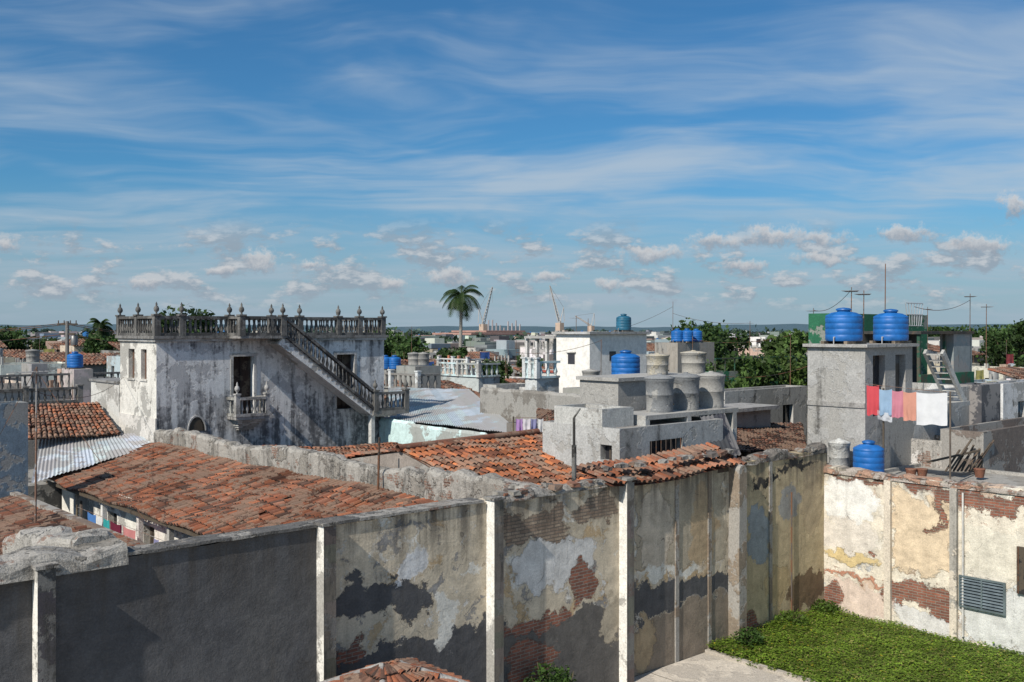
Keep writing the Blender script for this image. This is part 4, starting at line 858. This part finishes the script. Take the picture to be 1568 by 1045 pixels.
plw=N(nt,'ShaderNodeVectorMath',{0:wv,1:(1.3,1.0,0),2:pl},operation='MULTIPLY_ADD').outputs[0]
def cirrus(rot,sc,scale,det,dist,off):
    mp=N(nt,'ShaderNodeMapping',{'Vector':plw,'Rotation':(0,0,math.radians(rot)),'Scale':sc,'Location':off})
    return noi(nt,mp.outputs[0],scale,det,.6,dist)
c1=cirrus(32,(.6,1.0,1),.8,5,.2,(2.3,.4,0)); c2=cirrus(38,(.3,1.3,1),2.6,7,.3,(5,1,0)); c3=cirrus(-20,(.6,.7,1),.42,3,.0,(1,8,0))
cs=mathn(nt,'ADD',mathn(nt,'ADD',mathn(nt,'MULTIPLY',c1,.55),mathn(nt,'MULTIPLY',c2,.2)),mathn(nt,'MULTIPLY',c3,.34))
cm=mr(nt,cs,.48,.65,0,.75,True)
tint=mixc(nt,1.0,sky.outputs[0],(.34,.76,1.04),'MULTIPLY')
col=mixc(nt,cm,tint,(5.3,6.2,7.1))
# haze toward the horizon
ez=N(nt,'ShaderNodeMath',{0:sx[2],1:mathn(nt,'MAXIMUM',sx[1],.05)},operation='DIVIDE').outputs[0]
hz=mr(nt,ez,0,.17,.8,0,True); col=mixc(nt,hz,col,(3.8,4.8,5.8))
AZ=mathn(nt,'DIVIDE',sx[0],mathn(nt,'MAXIMUM',sx[1],.05)); Q=N(nt,'ShaderNodeCombineXYZ',{0:AZ,1:ez,2:0.0}).outputs[0]
nv=N(nt,'ShaderNodeVectorMath',{0:noi(nt,Q,55,6,.72,out=1),1:(.5,.5,.5)},operation='SUBTRACT').outputs[0]
# low stratocumulus field with sunlit tops
Qs=scaled(nt,Q,(1,2.3,1)); f1=noi(nt,Qs,15,6,.62); f2=noi(nt,N(nt,'ShaderNodeVectorMath',{0:Qs,1:(-.004,.016,0)},operation='ADD').outputs[0],15,6,.62)
band=mathn(nt,'MULTIPLY',mr(nt,ez,.012,.04,0,1,True),mr(nt,ez,.08,.12,1,0,True))
fm=mathn(nt,'MULTIPLY',mr(nt,f1,.47,.58,0,.8,True),band); lit=mr(nt,mathn(nt,'SUBTRACT',f1,f2),0,.1)
col=mixc(nt,fm,col,mixc(nt,lit,(3.3,3.95,4.7),(6.2,6.4,6.7)))
puffs=[(398,402,20,14),(12,374,15,9),(215,434,20,8),(480,408,24,6),(600,437,17,8),(690,424,27,11),(842,424,22,6),(935,436,16,7),(998,391,36,13),(1095,372,30,9),(1182,362,36,11),(1255,366,30,10),(1140,408,24,8),(1262,398,32,8),(1385,357,36,10),(1500,376,42,12),(1554,318,18,13),(340,415,22,5)]
for (px,py,wd,hh) in puffs:
    wd/=F*.72; hh/=F*.72; k0=(px-784)/F; e0=(505-py)/F
    q=N(nt,'ShaderNodeVectorMath',{0:Q,1:(1/wd,1/hh,0),2:(-k0/wd,-e0/hh,0)},operation='MULTIPLY_ADD').outputs[0]
    q=N(nt,'ShaderNodeVectorMath',{0:nv,1:(3.6,3.6,0),2:q},operation='MULTIPLY_ADD').outputs[0]
    m=mr(nt,N(nt,'ShaderNodeVectorMath',{0:q},operation='LENGTH').outputs[1],1.25,.3,0,.9,True)
    cc=mixc(nt,mr(nt,N(nt,'ShaderNodeSeparateXYZ',{0:q}).outputs[1],-.6,.6),(3.2,3.75,4.5),(7.0,7.0,7.1))
    col=mixc(nt,m,col,cc)
bg=N(nt,'ShaderNodeBackground',{'Color':col,'Strength':.09}); o=nt.nodes.new('ShaderNodeOutputWorld'); nt.links.new(bg.outputs[0],o.inputs[0])
sc=bpy.context.scene; sc.view_settings.view_transform='Standard'; sc.view_settings.look='None'; sc.view_settings.exposure=0
cam=bpy.data.cameras.new('camera'); co=bpy.data.objects.new('camera',cam); co.location=(0,0,H); co.rotation_euler=(math.radians(90),0,0); cam.lens=36*F/1568; cam.sensor_width=36; cam.shift_y=-17.5/1568; cam.clip_end=20000; cam.clip_start=.1
sc.collection.objects.link(co); sc.camera=co
